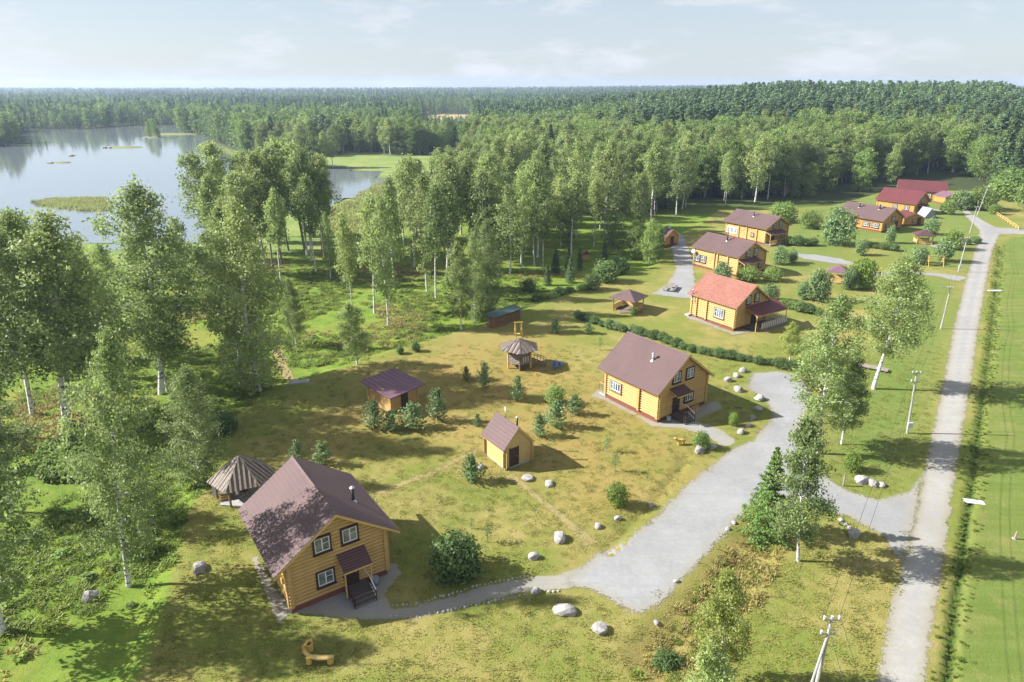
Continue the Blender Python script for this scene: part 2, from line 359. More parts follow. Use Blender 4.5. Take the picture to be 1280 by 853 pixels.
# ------------------------------------------------------------------ gravel roads, yards and trodden paths
def gravel(name, c1, c2, c3, rim, tracks=False):
    t = NT(name); v = t.coord('Object'); n1 = t.noise(v, .25, 5, .6); n2 = t.noise(v, 2.2, 6, .7); n3 = t.noise(v, 14, 2, .6); n5 = t.noise(v, .09, 3, .6)
    c = t.mix(t.rng(n1, .35, .65), c1, c2); c = t.mix(t.rng(n2, .42, .72, 0, .6), c, c3); c = t.mix(t.rng(n3, .35, .7, 0, .4), c, tuple(x * .62 for x in c2))
    c = t.mix(t.rng(n5, .5, .68, 0, .6), c, tuple(x * .8 for x in c2))
    mpn = t.n('Mapping'); t.put(mpn.inputs['Vector'], v); mpn.inputs['Rotation'].default_value = (0, 0, -1.0); mpn.inputs['Scale'].default_value = (.07, 1.1, 1)
    c = t.mix(t.rng(t.noise(mpn.outputs[0], 1.0, 4, .6), .46, .64, 0, .55), c, tuple(x * .78 for x in c1))
    far = t.attr('inside')
    if tracks:                                                          # two worn wheel tracks, looser gravel between and beside them
        w = t.math('ABSOLUTE', t.math('SUBTRACT', far, t.rng(n1, 0, 1, .95, 1.25)))
        c = t.mix(t.math('MULTIPLY', t.rng(w, .2, .6, 0, .55), t.rng(n2, .25, .6)), c, tuple(x * .74 for x in c2))
    e0 = t.attr('edge'); er = t.noise(v, 5.5, 6, .8)
    c = t.mix(t.math('MULTIPLY', t.rng(far, .15, 1.5, .9, 0), t.rng(er, .3, .6)), c, rim)
    s1 = t.bsdf(c, .95, .15, 0, t.bump(n3, .5, .05))
    e = t.math('GREATER_THAN', e0, t.math('ADD', t.rng(er, .25, .75, -.1, .75), t.rng(n2, .3, .7, -.15, .3)))
    mx = t.n('MixShader'); t.t.links.new(e, mx.inputs[0]); tr = t.n('BsdfTransparent'); t.t.links.new(tr.outputs[0], mx.inputs[1]); t.t.links.new(s1, mx.inputs[2])
    return t.done(mx.outputs[0])
gravel('gravel_grey', (.30, .297, .292), (.24, .237, .232), (.36, .355, .35), (.27, .225, .13))
gravel('gravel_road', (.345, .332, .318), (.288, .275, .262), (.40, .385, .367), (.26, .22, .12), True)
gravel('dirt', (.30, .235, .11), (.27, .215, .09), (.34, .275, .14), (.24, .2, .07))
def sheet(name, P, mat, off, step=.9, fade=.9, rag=.12, seed=1):
    rnd = random.Random(seed); B = []
    for i in range(len(P)):
        a = Vector(P[i - 1]); b = Vector(P[i]); n = max(1, int((b - a).length / step))
        for k in range(n):
            p = a.lerp(b, k / n); B.append((p.x + rnd.uniform(-rag, rag), p.y + rnd.uniform(-rag, rag)))
    B = np.array(B); x0, y0 = B.min(0); x1, y1 = B.max(0)
    X, Y = np.meshgrid(np.arange(x0, x1, step), np.arange(y0, y1, step)); X = X.ravel(); Y = Y.ravel()
    k = sdist(B, X, Y) < -step * .45; X = X[k] + np.random.RandomState(seed).uniform(-.1, .1, k.sum()); Y = Y[k]
    pts = [Vector(p) for p in B] + [Vector((a, b)) for a, b in zip(X, Y)]
    n = len(B)
    vs, es, fs, *_ = geometry.delaunay_2d_cdt(pts, [(i, (i + 1) % n) for i in range(n)], [], 1, 1e-5)
    vv = np.array([(p.x, p.y) for p in vs]); z = ground_z(vv[:, 0], vv[:, 1]) + off
    e = np.clip(-sdist(B, vv[:, 0], vv[:, 1]) / fade, 0, 1)
    me = bpy.data.meshes.new(name); me.from_pydata([(a, b, c) for (a, b), c in zip(vv, z)], [], fs)
    at_ = me.attributes.new('edge', 'FLOAT', 'POINT'); at_.data.foreach_set('value', e.astype(np.float32))
    at_ = me.attributes.new('inside', 'FLOAT', 'POINT'); at_.data.foreach_set('value', np.clip(-sdist(B, vv[:, 0], vv[:, 1]), 0, 9).astype(np.float32)); me.materials.append(M[mat])
    return tag(link(name, me), kind='structure')
def strip(pts, w):
    P = [Vector(at(*p)) for p in pts]; L, R = [], []
    for i, p in enumerate(P):
        d = (P[min(i + 1, len(P) - 1)] - P[max(i - 1, 0)]).normalized(); nn = Vector((-d.y, d.x)); ww = w[i] if hasattr(w, '__len__') else w
        L.append(p + nn * ww / 2); R.append(p - nn * ww / 2)
    return np.array([(q.x, q.y) for q in L + R[::-1]])
ROAD = poly([(1070, 960), (1088, 853), (1108, 752), (1128, 690), (1150, 590), (1166, 520), (1176, 475), (1190, 405), (1205, 348), (1221, 300), (1222, 288), (1212, 278), (1203, 268), (1199, 258), (1207, 257), (1217, 268), (1232, 277),
             (1246, 284), (1290, 287), (1400, 291), (1400, 297), (1290, 293.5), (1252, 293), (1243, 312), (1234, 360), (1226, 410), (1217, 480), (1210, 525), (1199, 590), (1190, 660), (1178, 750), (1163, 853), (1150, 960)])
YARD = poly([(700, 720), (740, 690), (776, 672), (815, 642), (850, 607), (880, 582), (908, 560), (935, 548), (962, 521), (952, 500), (928, 484), (936, 465), (975, 462), (1003, 470), (1018, 488), (1014, 520), (1003, 548), (1018, 575), (1040, 598), (1065, 612),
             (1095, 620), (1130, 612), (1150, 585), (1162, 590), (1150, 660), (1128, 735), (1119, 712), (1100, 672), (1062, 650), (1010, 636), (965, 622), (940, 640), (905, 680), (872, 716), (846, 746), (818, 768), (795, 776), (765, 758), (735, 742), (700, 738)])
PATHH1 = poly([(362, 768), (470, 778), (520, 775), (570, 765), (610, 754), (660, 742), (705, 738), (745, 735), (742, 702), (703, 715), (660, 721), (600, 733), (560, 745), (520, 755), (492, 760), (484, 742), (505, 716), (494, 698), (478, 706), (366, 758), (345, 735), (322, 690), (312, 700), (345, 782), (355, 782)])
PATHH3 = poly([(735, 497), (752, 500), (800, 524), (815, 534), (850, 536), (880, 545), (905, 562), (925, 552), (900, 535), (870, 526), (905, 512), (896, 500), (820, 528), (760, 497), (748, 485)])
sheet('gravel_road', ROAD, 'gravel_road', .018, 1.0, .7, .05, 1)
sheet('gravel_driveway', YARD, 'gravel_grey', .03, .7, 1.3, .1, 2)
sheet('gravel_path', PATHH1, 'gravel_grey', .02, .5, .35, .06, 3)
sheet('gravel_path', PATHH3, 'gravel_grey', .02, .5, .35, .06, 4)
sheet('gravel_track', strip([(1030, 350), (1090, 344), (1140, 340), (1185, 346), (1208, 350)], [2.5, 3.2, 3.5, 4.5, 7]), 'gravel_grey', .035, 1.2, .8, .15, 5)
sheet('gravel_track', strip([(990, 318), (1015, 322), (1045, 326), (1068, 331)], [3, 7, 7, 3]), 'gravel_grey', .03, 1.2, .8, .15, 6)
sheet('gravel_track', strip([(1165, 309), (1190, 304), (1225, 303)], [3, 4, 5]), 'gravel_grey', .035, 1.2, .8, .15, 7)
sheet('gravel_track', strip([(845, 290), (852, 318), (856, 335), (852, 356), (842, 372)], [4, 5, 4.5, 6, 9]), 'gravel_grey', .03, 1.0, .8, .15, 8)
sheet('gravel_track', strip([(1120, 262), (1165, 262), (1202, 268)], [4, 4, 4]), 'gravel_grey', .035, 1.2, .8, .15, 9)
sheet('gravel_apron', poly([(855, 398), (862, 392), (868, 396), (916, 415), (975, 400), (985, 403), (940, 416), (917, 420)]), 'gravel_grey', .05, .8, .4, .1, 10)
sheet('dirt_path', strip([(466, 619), (500, 607), (540, 592), (575, 574), (604, 560)], [1.5, 1.4, 1.3, 1.2, 1.0]), 'dirt', .02, .4, .75, .1, 11)
sheet('dirt_path', strip([(634, 592), (656, 608), (690, 636), (722, 664), (742, 684)], [1.7, 1.4, 1.4, 1.6, 2.4]), 'dirt', .02, .4, .8, .1, 12)
sheet('dirt_path', strip([(345, 430), (352, 455), (366, 474), (395, 482)], [2.2, 2.0, 1.8, 1.4]), 'dirt', .03, .6, .6, .12, 13)

# ------------------------------------------------------------------ buildings of logs
def window(house, face, s, z, w, h, nmull=1, casing='dark_brown', off=.165, cross=True):
    """a window standing proud of the logs on face 'front' or 'left': s along the wall, z up"""
    def mp(a, b, c): return (s + a, -off - b, z + c) if face == 'front' else (-off - b, s + a, z + c)
    def made(name, mat, boxes, parent):
        m = MB()
        for bx in boxes: m.box(*bx)
        return m.warp(mp).build(name, M[mat], parent)
    cw = .13; iw, ih = w - 2 * cw, h - 2 * cw
    fr = made('window', 'white_paint', [(-iw / 2, -iw / 2 + .07, .0, .07, -ih / 2, ih / 2), (iw / 2 - .07, iw / 2, 0, .07, -ih / 2, ih / 2), (-iw / 2 + .07, iw / 2 - .07, 0, .07, ih / 2 - .07, ih / 2), (-iw / 2 + .07, iw / 2 - .07, 0, .07, -ih / 2, -ih / 2 + .07)], house)
    made('casing', casing, [(-w / 2, -w / 2 + cw, -.06, .095, -h / 2, h / 2), (w / 2 - cw, w / 2, -.06, .095, -h / 2, h / 2), (-w / 2 + cw, w / 2 - cw, -.06, .092, h / 2 - cw, h / 2), (-w / 2 + cw, w / 2 - cw, -.06, .092, -h / 2, -h / 2 + cw)], fr)
    n = nmull + 1; pw = (iw - .14) / n
    for i in range(n):
        a = -iw / 2 + .07 + i * pw
        made('pane', 'glass', [(a, a + pw, .0, .02, -ih / 2 + .07, ih / 2 - .07)], fr)
        if i: made('mullion', 'white_paint', [(a - .04, a + .04, .021, .066, -ih / 2 + .07, ih / 2 - .07)], fr)
        if cross and i == n - 1: made('glazing_bar', 'white_paint', [(a + .04, a + pw, .021, .05, .05, .09)], fr)
    made('sill', casing, [(-w / 2 - .06, w / 2 + .06, 0, .17, -h / 2 - .05, -h / 2 - .002)], fr)
    return fr

def gable_house(name, label, x, y, deg, w, d, he, hr, of, ob, os_, roof='roof_brown', wood='log_wood', plinth=.42, pieces=True, cat='house', lr=.165, cols=(), group=None, plinthmat='plinth_red', smoothwall=False):
    th = math.radians(deg); g = thing(name, label, cat, (x, y, 0), th, group)
    slope = (hr - he) / (w / 2 + os_)
    def under(px): return he + slope * (os_ + min(px, w - px)) - .16
    MB().box(-.06, w + .06, -.06, d + .06, -.3, plinth).build('plinth', M[plinthmat], g)
    sp = lr * 1.84
    core = MB(); core.prism([(0.02, plinth), (w - .02, plinth), (w - .02, under(w) - .02), (w / 2, under(w / 2) - .02), (.02, under(0) - .02)], .02, d - .02)
    core.build('wall_core', M[wood], g)
    for face in ('front', 'left', 'right', 'back'):
        walls = []
        if face in ('left', 'right'):
            X = 0 if face == 'left' else w; z = plinth + lr
            while z + lr < under(0) + .05: walls.append(((X, -.27, z), (X, d + .27, z))); z += sp
        else:
            Y = 0 if face == 'front' else d; z = plinth + lr * .1 + sp / 2
            while True:
                top = z + lr
                inset = max(-.27, (top - under(0)) / slope + .02 if top > under(-.27) else -.27)
                if w - 2 * inset < .5: break
                walls.append(((inset, Y, z), (w - inset, Y, z))); z += sp
        if smoothwall:
            m = MB()
            for p, q in walls: m.bar(p, q, .05, sp - .012)
            m.build(face + '_wall', M[wood], g); continue
        root = None; same = {}
        if pieces and face in ('front', 'left'):
            m0 = MB().tube([walls[0][0], walls[0][1]], lr, 8); root = m0.build(face + '_wall', M[wood], g)
            for p, q in walls[1:]:
                L = round((Vector(q) - Vector(p)).length, 3)
                if L not in same: same[L] = MB().tube([(0, 0, 0), Vector(q) - Vector(p)], lr, 8).mesh('log', M[wood])
                link('log', same[L], root, p)
        else:
            m = MB()
            for p, q in walls: m.tube([p, q], lr, 6)
            m.build(face + '_wall', M[wood], g)
    for c_ in cols:                                                     # ends of the cross walls, a column of log stubs
        m = MB(); z = plinth + lr * .1 + sp / 2
        while z + lr < under(0): m.tube([(-.34, c_, z), (.1, c_, z)], lr * 1.03, 8); z += sp
        m.build('cross_wall_log_ends', M[wood], g)
    # roof: two stepped metal slopes, boards under them, barge boards
    L = math.hypot(w / 2 + os_, hr - he); rows = max(4, int(L / .36))
    for side in (-1, 1):
        def sx(k): return (w / 2 + side * (w / 2 + os_) * k)
        prof = []
        for r in range(rows):
            k0, k1 = r / rows, (r + 1) / rows
            z0 = hr + (he - hr) * k0; z1 = hr + (he - hr) * k1
            prof += [(sx(k0), z0), (sx(k1), z1 + .05)]
        prof += [(sx(1), he - .05), (sx(0), hr - .05)]
        rf = MB().prism(prof, -of, d + ob).build('roof_slope', M[roof], g)
        MB().prism([(sx(0), hr - .052), (sx(.985), he - .045), (sx(.985), he - .13), (sx(0), hr - .15)], -of + .05, d + ob - .05).build('roof_boarding', M['pale_wood'], rf)
        for yy, nm in ((-of - .003, 'barge_board'), (d + ob - .037, 'barge_board')):
            MB().prism([(sx(0), hr - .012), (sx(.998), he - .012), (sx(.998), he - .22), (sx(0), hr - .24)], yy, yy + .04).build(nm, M['pale_wood'], rf)
    MB().prism([(w / 2 - .17, hr - .07), (w / 2, hr + .06), (w / 2 + .17, hr - .07), (w / 2, hr - .02)], -of - .02, d + ob + .02).build('ridge_cap', M[roof], g)
    g['_w'] = w
    def roof_z(lx): return he + slope * (os_ + min(lx, w - lx))
    return g, roof_z
def pipe(g, lx, ly, z0, h, mat='chimney_metal', r=.13):
    c = MB().tube([(lx, ly, z0 - .4), (lx, ly, z0 + h)], r, 12).build('chimney_pipe', M[mat], g, True)
    MB().tube([(lx, ly, z0 + h + .06), (lx, ly, z0 + h + .2)], [r * 1.7, r * .3], 12).tube([(lx, ly, z0 + h - .02), (lx, ly, z0 + h + .07)], r * .5, 6).build('chimney_cowl', M['zinc'], c)
    MB().tube([(lx, ly, z0 - .12), (lx, ly, z0 + .1)], [r * 2.4, r * 1.15], 12).build('chimney_flashing', M['zinc'], c)
def door(g, s, z0, w=.95, h=2.0, off=.165, mat='dark_brown'):
    dr = MB().box(s - w / 2, s + w / 2, -off - .06, -off, z0, z0 + h).box(s - w / 2 - .08, s - w / 2, -off - .09, -off + .02, z0, z0 + h + .08).box(s + w / 2, s + w / 2 + .08, -off - .09, -off + .02, z0, z0 + h + .08).build('door', M[mat], g)
    MB().box(s + w / 2 - .16, s + w / 2 - .1, -off - .13, -off - .061, z0 + .95, z0 + 1.08).build('door_handle', M['zinc'], dr)
    for k in range(2): MB().box(s - w / 2 + .12, s + w / 2 - .12, -off - .08, -off - .061, z0 + .15 + k * .95, z0 + .9 + k * .95).build('door_panel', M[mat], dr)
def canopy(g, x0, x1, proj, zt, zf, mat='roof_brown_dark', posts=True, ground=.0):
    c = MB().add([(x0, -.05, zt), (x1, -.05, zt), (x1, -proj, zf), (x0, -proj, zf), (x0, -.05, zt - .07), (x1, -.05, zt - .07), (x1, -proj, zf - .07), (x0, -proj, zf - .07)],
                 [(0, 1, 2, 3), (7, 6, 5, 4), (0, 4, 5, 1), (1, 5, 6, 2), (2, 6, 7, 3), (3, 7, 4, 0)]).build('canopy', M[mat], g)
    MB().bar((x0, -proj + .02, zf - .14), (x1, -proj + .02, zf - .14), .08, .13).build('canopy_beam', M['pale_wood'], c)
    for xx in (x0 + .1, x1 - .1):
        MB().bar((xx, -.14, zt - .15), (xx, -proj + .06, zf - .14), .09, .12).build('canopy_rafter', M['pale_wood'], c)
        if posts: MB().bar((xx, -proj + .12, ground), (xx, -proj + .12, zf - .1), .1, .1, (0, 1, 0)).build('canopy_post', M['log_wood'], g)
        else: MB().bar((xx, -.14, zt - 1.2), (xx, -proj * .75, zf - .05), .08, .1).build('bracket', M['log_wood'], g)
def steps(g, x0, x1, y0, n=3, rise=.17, tread=.36, rail=True, top=.5):
    """a landing at the wall and n treads going out from the wall"""
    MB().box(x0, x1, y0, -.14, .04, top).build('landing', M['step_wood'], g)
    for i in range(n):
        z = top - (i + 1) * (top / (n + 1)); MB().box(x0, x1, y0 - (i + 1) * tread, y0 - i * tread - .01, z - .06, z).build('step', M['step_wood'], g)
        MB().box(x0, x1, y0 - (i + 1) * tread - .012, y0 - (i + 1) * tread, z - .05, z + .004).build('step_edge', M['grey_plank_light'], g)
    yf = y0 - n * tread
    if rail:
        for xx in (x0 + .04, x1 - .04):
            r = MB().bar((xx, -.16, top + .95), (xx, y0, top + .95), .07, .07).bar((xx, y0, top + .95), (xx, yf, .95), .07, .07).bar((xx, y0, top + .3), (xx, yf, .32), .05, .05).build('railing', M['white_paint' if xx > x0 + .5 else 'dark_brown'], g)
            for k in range(5):
                f = k / 4; yy = y0 + (yf - y0) * f; zz = top * (1 - f)
                MB().bar((xx, yy, zz), (xx, yy, zz + .96), .07 if k in (0, 4) else .045, .05, (0, 1, 0)).build('baluster', M['dark_brown'], r)
def railing(g, p, q, h=.95, n=8, base=0.0, mat='white_paint', bw=.09):
    p = Vector(p); q = Vector(q); up = Vector((0, 0, 1))
    r = MB().bar(p + up * (base + h), q + up * (base + h), .08, .06).bar(p + up * (base + .18), q + up * (base + .18), .06, .06).build('railing', M['log_wood'], g)
    for k in range(n + 1):
        a = p.lerp(q, k / n); MB().bar(a + up * base, a + up * (base + h - .03), bw, .05, (0, 1, 0)).build('baluster', M[mat], r)

# the big log cabin by the lower lawn
g, rz = gable_house('log_cabin', 'log cabin with brown metal roof shaded by a tree, nearest house, beside the plank-roofed pavilion', -16.0, 39.74, 34.3, 7.43, 8.6, 3.88, 7.27, .59, .71, 1.11)
window(g, 'front', 2.6, 2.0, 1.42, 1.42); window(g, 'front', 2.6, 4.92, 1.38, 1.42); window(g, 'front', 4.7, 4.92, 1.38, 1.42); window(g, 'left', 5.8, 2.1, 1.5, 1.3)
door(g, 4.55, .5); canopy(g, 3.55, 5.75, 1.55, 3.62, 2.85, posts=True, ground=.5); steps(g, 3.85, 5.6, -1.25)
pipe(g, 6.35, 3.05, rz(6.35), 1.15)
MB().box(-.34, -.14, .55, .95, 2.2, 2.75).build('meter_box', M['yellow_wood'], g)
def hloc(g, lx, ly):
    c_, s_ = math.cos(g.rotation_euler.z), math.sin(g.rotation_euler.z)
    return (g.location.x + c_ * lx - s_ * ly, g.location.y + s_ * lx + c_ * ly, 0)
def tub(loc, label):
    o = thing('water_tub', label, 'tub', loc)
    MB().tube([(0, 0, .04), (0, 0, .62)], [.2, .26], 12).build('body', M['grey_plastic'], o, True)
    MB().tube([(0, 0, .62), (0, 0, .66)], [.28, .28], 12).build('rim', M['grey_plastic'], o)
tub(hloc(g, 6.2, -.7), 'grey plastic tub by the porch of the nearest log cabin')

# log cabin by the gravel yard
g, rz = gable_house('log_cabin', 'log cabin with sunlit brown roof and glazed back porch, right beside the gravel yard', 16.58, 69.72, 36.0, 8.05, 8.44, 3.72, 7.42, .53, .92, .85, cols=(2.87,))
window(g, 'front', 2.5, 5.0, 1.36, 1.4); window(g, 'front', 4.75, 5.0, 1.38, 1.45); window(g, 'front', 4.9, 1.9, 1.6, 1.2, 2); window(g, 'left', 6.72, 2.05, 1.95, 1.35, 3, 'weathered_log')
door(g, 2.75, .5); canopy(g, 1.5, 3.95, 1.45, 3.78, 3.3, posts=False); steps(g, 2.0, 3.6, -1.3)
railing(g, (4.1, -1.4, 0), (5.3, -1.4, 0), .95, 4, .3, 'pale_wood')
pipe(g, 2.2, 3.3, rz(2.2), .75, 'zinc')
MB().box(-.1, 8.0, 8.5, 9.6, .05, .3).build('porch_deck', M['concrete'], g)
railing(g, (-.1, 8.6, 0), (-.1, 9.6, 0), 1.3, 4, .3, 'zinc', .04); railing(g, (-.1, 9.6, 0), (4, 9.6, 0), 1.3, 8, .3, 'zinc', .04)
tub(hloc(g, 1.1, -.7), 'grey plastic tub by the steps of the cabin beside the gravel yard')

# cabin with the red shingled roof and the wide veranda
g, rz = gable_house('log_cabin', 'log cabin with red shingled roof and wide wine red veranda canopy', 34.67, 100.65, 34.0, 7.4, 8.7, 3.92, 6.89, .62, .62, .68, roof='roof_shingle_red', cols=(5.5, 7.6))
window(g, 'front', 4.6, 4.75, 1.15, 1.45); window(g, 'front', 2.6, 4.65, 1.15, 1.4); window(g, 'left', 2.95, 2.15, 2.05, 1.65, 3, 'weathered_log')
canopy(g, 2.0, 9.6, 2.6, 3.72, 2.7, 'roof_wine', True, .1)
MB().box(3.2, 9.6, -2.7, -.2, .03, .42).build('veranda_deck', M['weathered_log'], g)
railing(g, (3.4, -2.65, 0), (9.5, -2.65, 0), .95, 13, .42, 'white_paint', .2); railing(g, (9.5, -2.6, 0), (9.5, -.2, 0), .95, 5, .42, 'white_paint', .2)
door(g, 4.4, .5); steps(g, 2.2, 3.2, -.7, rail=False)
MB().box(-.6, .4, 8.75, 9.6, .05, .35).build('back_step', M['concrete'], g)
pipe(g, -.55, 8.3, 3.2, 1.5, r=.07)

# two cabins behind
g, rz = gable_house('log_cabin', 'log cabin with half shaded brown roof and tall black flue behind the red roofed cabin', 45.06, 132.75, 34.3, 8.36, 11.2, 4.03, 6.6, .4, .73, .63, cols=(2.45, 5.0, 5.8), pieces=False)
for s_ in (8.6, 10.3): window(g, 'left', s_, 1.95, 1.45, 1.55, 1)
window(g, 'left', 3.75, 2.0, 1.3, .9, 1); window(g, 'front', 2.5, 4.6, 1.2, 1.5); window(g, 'front', 5.0, 4.5, 1.3, 1.6); window(g, 'front', 6.9, 1.8, 1.2, 1.4)
canopy(g, -.4, 5.2, 1.9, 3.6, 3.0); door(g, 2.5, .5); steps(g, 1.4, 3.8, -1.5)
pipe(g, 3.0, 5.6, rz(3.0), 1.9)
tag(MB().tube([(0, 0, .02), (0, 0, 3.2)], .03, 6).build('dish_mast', M['zinc'], None, loc=hloc(g, -.6, 11.0)), 'thin mast with white satellite dish at a cabin corner', 'satellite dish')
md = bpy.data.objects['dish_mast']
dv = MB().tube([(0, 0, 3.2), (-.08, -.06, 3.24), (-.16, -.12, 3.28)], [.08, .34, .42], 14); dv.build('dish', M['white_paint'], md)
g, rz = gable_house('log_cabin', 'tall pale log house with brown roof, front porch and row of white windows', 60.9, 162.46, 32.8, 8.19, 11.75, 3.85, 6.46, .68, .93, .84, cols=(2.4, 5.4, 7.8), pieces=False)
for s_ in (8.75, 9.85, 10.95): window(g, 'left', s_, 1.95, 1.05, 1.5, 1, 'white_paint')
window(g, 'left', 3.65, 1.8, .95, .95, 1, 'dark_brown'); window(g, 'front', 2.8, 4.3, 1.2, 1.3); window(g, 'front', 5.0, 4.5, 1.3, 1.5); window(g, 'front', 6.4, 1.8, 1.3, 1.4)
canopy(g, -.6, 5.6, 2.0, 3.4, 2.75); door(g, 2.6, .45); railing(g, (0, -1.9, 0), (5.5, -1.9, 0), .95, 12, .3, 'log_wood'); MB().box(-.2, 5.6, -2.0, -.15, .03, .3).build('porch_deck', M['weathered_log'], g)
pipe(g, 2.6, 6.0, rz(2.6), 1.3)

# houses at the end of the lane
g, rz = gable_house('log_house', 'long log house with brown roof and two flues half hidden by a bush', 96.3, 176.8, 33.7, 9.27, 12.46, 3.1, 5.98, .57, .74, .84, roof='roof_brown', wood='orange_wood', pieces=False)
window(g, 'left', 1.7, 1.65, 2.0, 1.3, 2); window(g, 'left', 4.2, 1.65, 2.0, 1.3, 2); window(g, 'left', 7.6, 1.65, 1.3, 1.3); window(g, 'front', 4.6, 3.2, 1.6, 1.3, 2); window(g, 'front', 2.0, 1.5, 1.4, 1.2); door(g, 6.6, .45)
pipe(g, 3.3, 3.2, rz(3.3), 1.3, r=.2); pipe(g, 3.0, 8.6, rz(3.0), 1.2, r=.2)
g, rz = gable_house('log_house', 'log house with wine red roof standing between the brown and the farthest roofs', 119.3, 203.5, 34.5, 7.6, 11.0, 3.1, 6.4, .8, .7, .8, roof='roof_wine', wood='orange_wood', pieces=False)
window(g, 'left', 2.0, 1.7, 1.4, 1.3); window(g, 'left', 5.5, 1.7, 1.4, 1.3); window(g, 'front', 3.6, 3.9, 1.4, 1.3); door(g, 3.0, .45); canopy(g, 1.6, 5.6, 1.8, 2.9, 2.4, 'roof_wine')
g, rz = gable_house('log_house', 'farthest house, long wine red roof in front of the dark trees', 143.0, 228.5, 63.0, 7.4, 13.2, 2.9, 5.9, .69, .74, .7, roof='roof_wine', wood='orange_wood', pieces=False)
window(g, 'left', 1.6, 1.5, 2.0, 1.2, 2, 'white_paint'); window(g, 'left', 4.4, 1.5, 1.3, 1.2, 1, 'white_paint'); window(g, 'front', 3.7, 3.6, 1.3, 1.2); door(g, 2.0, .4)
x, y = at(1143, 283); g, rz = gable_house('shed', 'small orange shed with wine red roof between two log houses', x - 3.2, y, 10, 6.0, 4.5, 2.1, 3.6, .3, .3, .3, roof='roof_wine', wood='orange_wood', pieces=False, cat='shed'); window(g, 'front', 3, 1.4, 1.0, .8); door(g, 4.6, .42, h=1.7)
x, y = at(1190, 256); g, rz = gable_house('shed', 'small orange timber shed with grey roof at the end of the lane', x - 2.5, y, 8, 5.4, 5, 2.3, 3.6, .4, .4, .4, roof='roof_mauve', wood='orange_wood', pieces=False, cat='shed'); window(g, 'front', 1.6, 1.5, .8, .7); door(g, 3.8, .42, h=1.8)
x, y = at(842, 309); g, rz = gable_house('sauna_hut', 'small log sauna hut with brown roof and white flue beside bushes', x - 1.8, y + .5, 34, 3.8, 5.0, 2.2, 4.0, .4, .4, .5, wood='orange_wood', pieces=False, cat='hut'); door(g, 1.9, .42, h=1.7); window(g, 'left', 2.5, 1.4, .9, .8)
pipe(g, 3.0, 2.0, rz(3.0), 1.0, 'white_paint', .25)
# garden shed in the middle of the lawn
g, rz = gable_house('garden_shed', 'small yellow boarded shed with steep brown roof and plain door on the lawn', -.68, 59.47, 34.4, 3.18, 3.57, 2.2, 4.27, .16, .47, .31, wood='shed_wood', plinth=.12, smoothwall=True, cat='shed', plinthmat='concrete')
door(g, 1.03, .15, .95, 2.0, .03); pipe(g, 2.35, 1.3, rz(2.35), 1.1, r=.09); pipe(g, 2.35, 3.4, rz(2.35), 1.35, 'zinc', .06)
for xx in (-.02, 3.2): MB().box(xx - .05, xx + .05, -.06, .06, .12, 2.25).build('corner_board', M['pale_wood'], g)

# square log hut with a mauve lean-to roof
x, y = at(490, 517); g = thing('log_hut', 'small log hut with flat mauve roof dappled by tree shade', 'hut', (x, y, 0), math.radians(50))
for face, a, b in (('front_wall', (-.2, 0), (4.2, 0)), ('left_wall', (0, -.2), (0, 4.2)), ('right_wall', (4.0, -.2), (4.0, 4.2)), ('back_wall', (-.2, 4.0), (4.2, 4.0))):
    lo, root = 0, None
    for i in range(10):
        z = .12 + i * .215 + (.1 if 'r' == face[1] or face[0] == 'b' else 0)
        m = MB().tube([(*a, z), (*b, z)], .12, 8)
        if root is None: root = m.build(face, M['log_wood'], g)
        else: m.build('log', M['log_wood'], root)
MB().box(1.4, 2.4, -.22, -.13, .1, 2.0).build('door', M['dark_brown'], g)
rf = MB().add([(-.75, -.75, 2.28), (4.75, -.75, 2.28), (4.75, 4.75, 2.95), (-.75, 4.75, 2.95), (-.75, -.75, 2.38), (4.75, -.75, 2.38), (4.75, 4.75, 3.05), (-.75, 4.75, 3.05)], [(0, 3, 2, 1), (4, 5, 6, 7), (0, 1, 5, 4), (1, 2, 6, 5), (2, 3, 7, 6), (3, 0, 4, 7)]).build('roof', M['roof_mauve'], g)
for k in range(9): MB().bar((-.7 + k * .67, -.752, 2.36), (-.7 + k * .67, 4.75, 3.075), .05, .04).build('roof_seam', M['roof_mauve'], rf)
MB().prism([(0, 2.28), (4, 2.28), (4, 2.3), (0, 2.3)], .1, 4).prism([(-.05, 2.2), (.05, 2.2), (.05, 2.75), (-.05, 2.75)], 1.2, 4).build('gable_boarding', M['log_wood'], g)

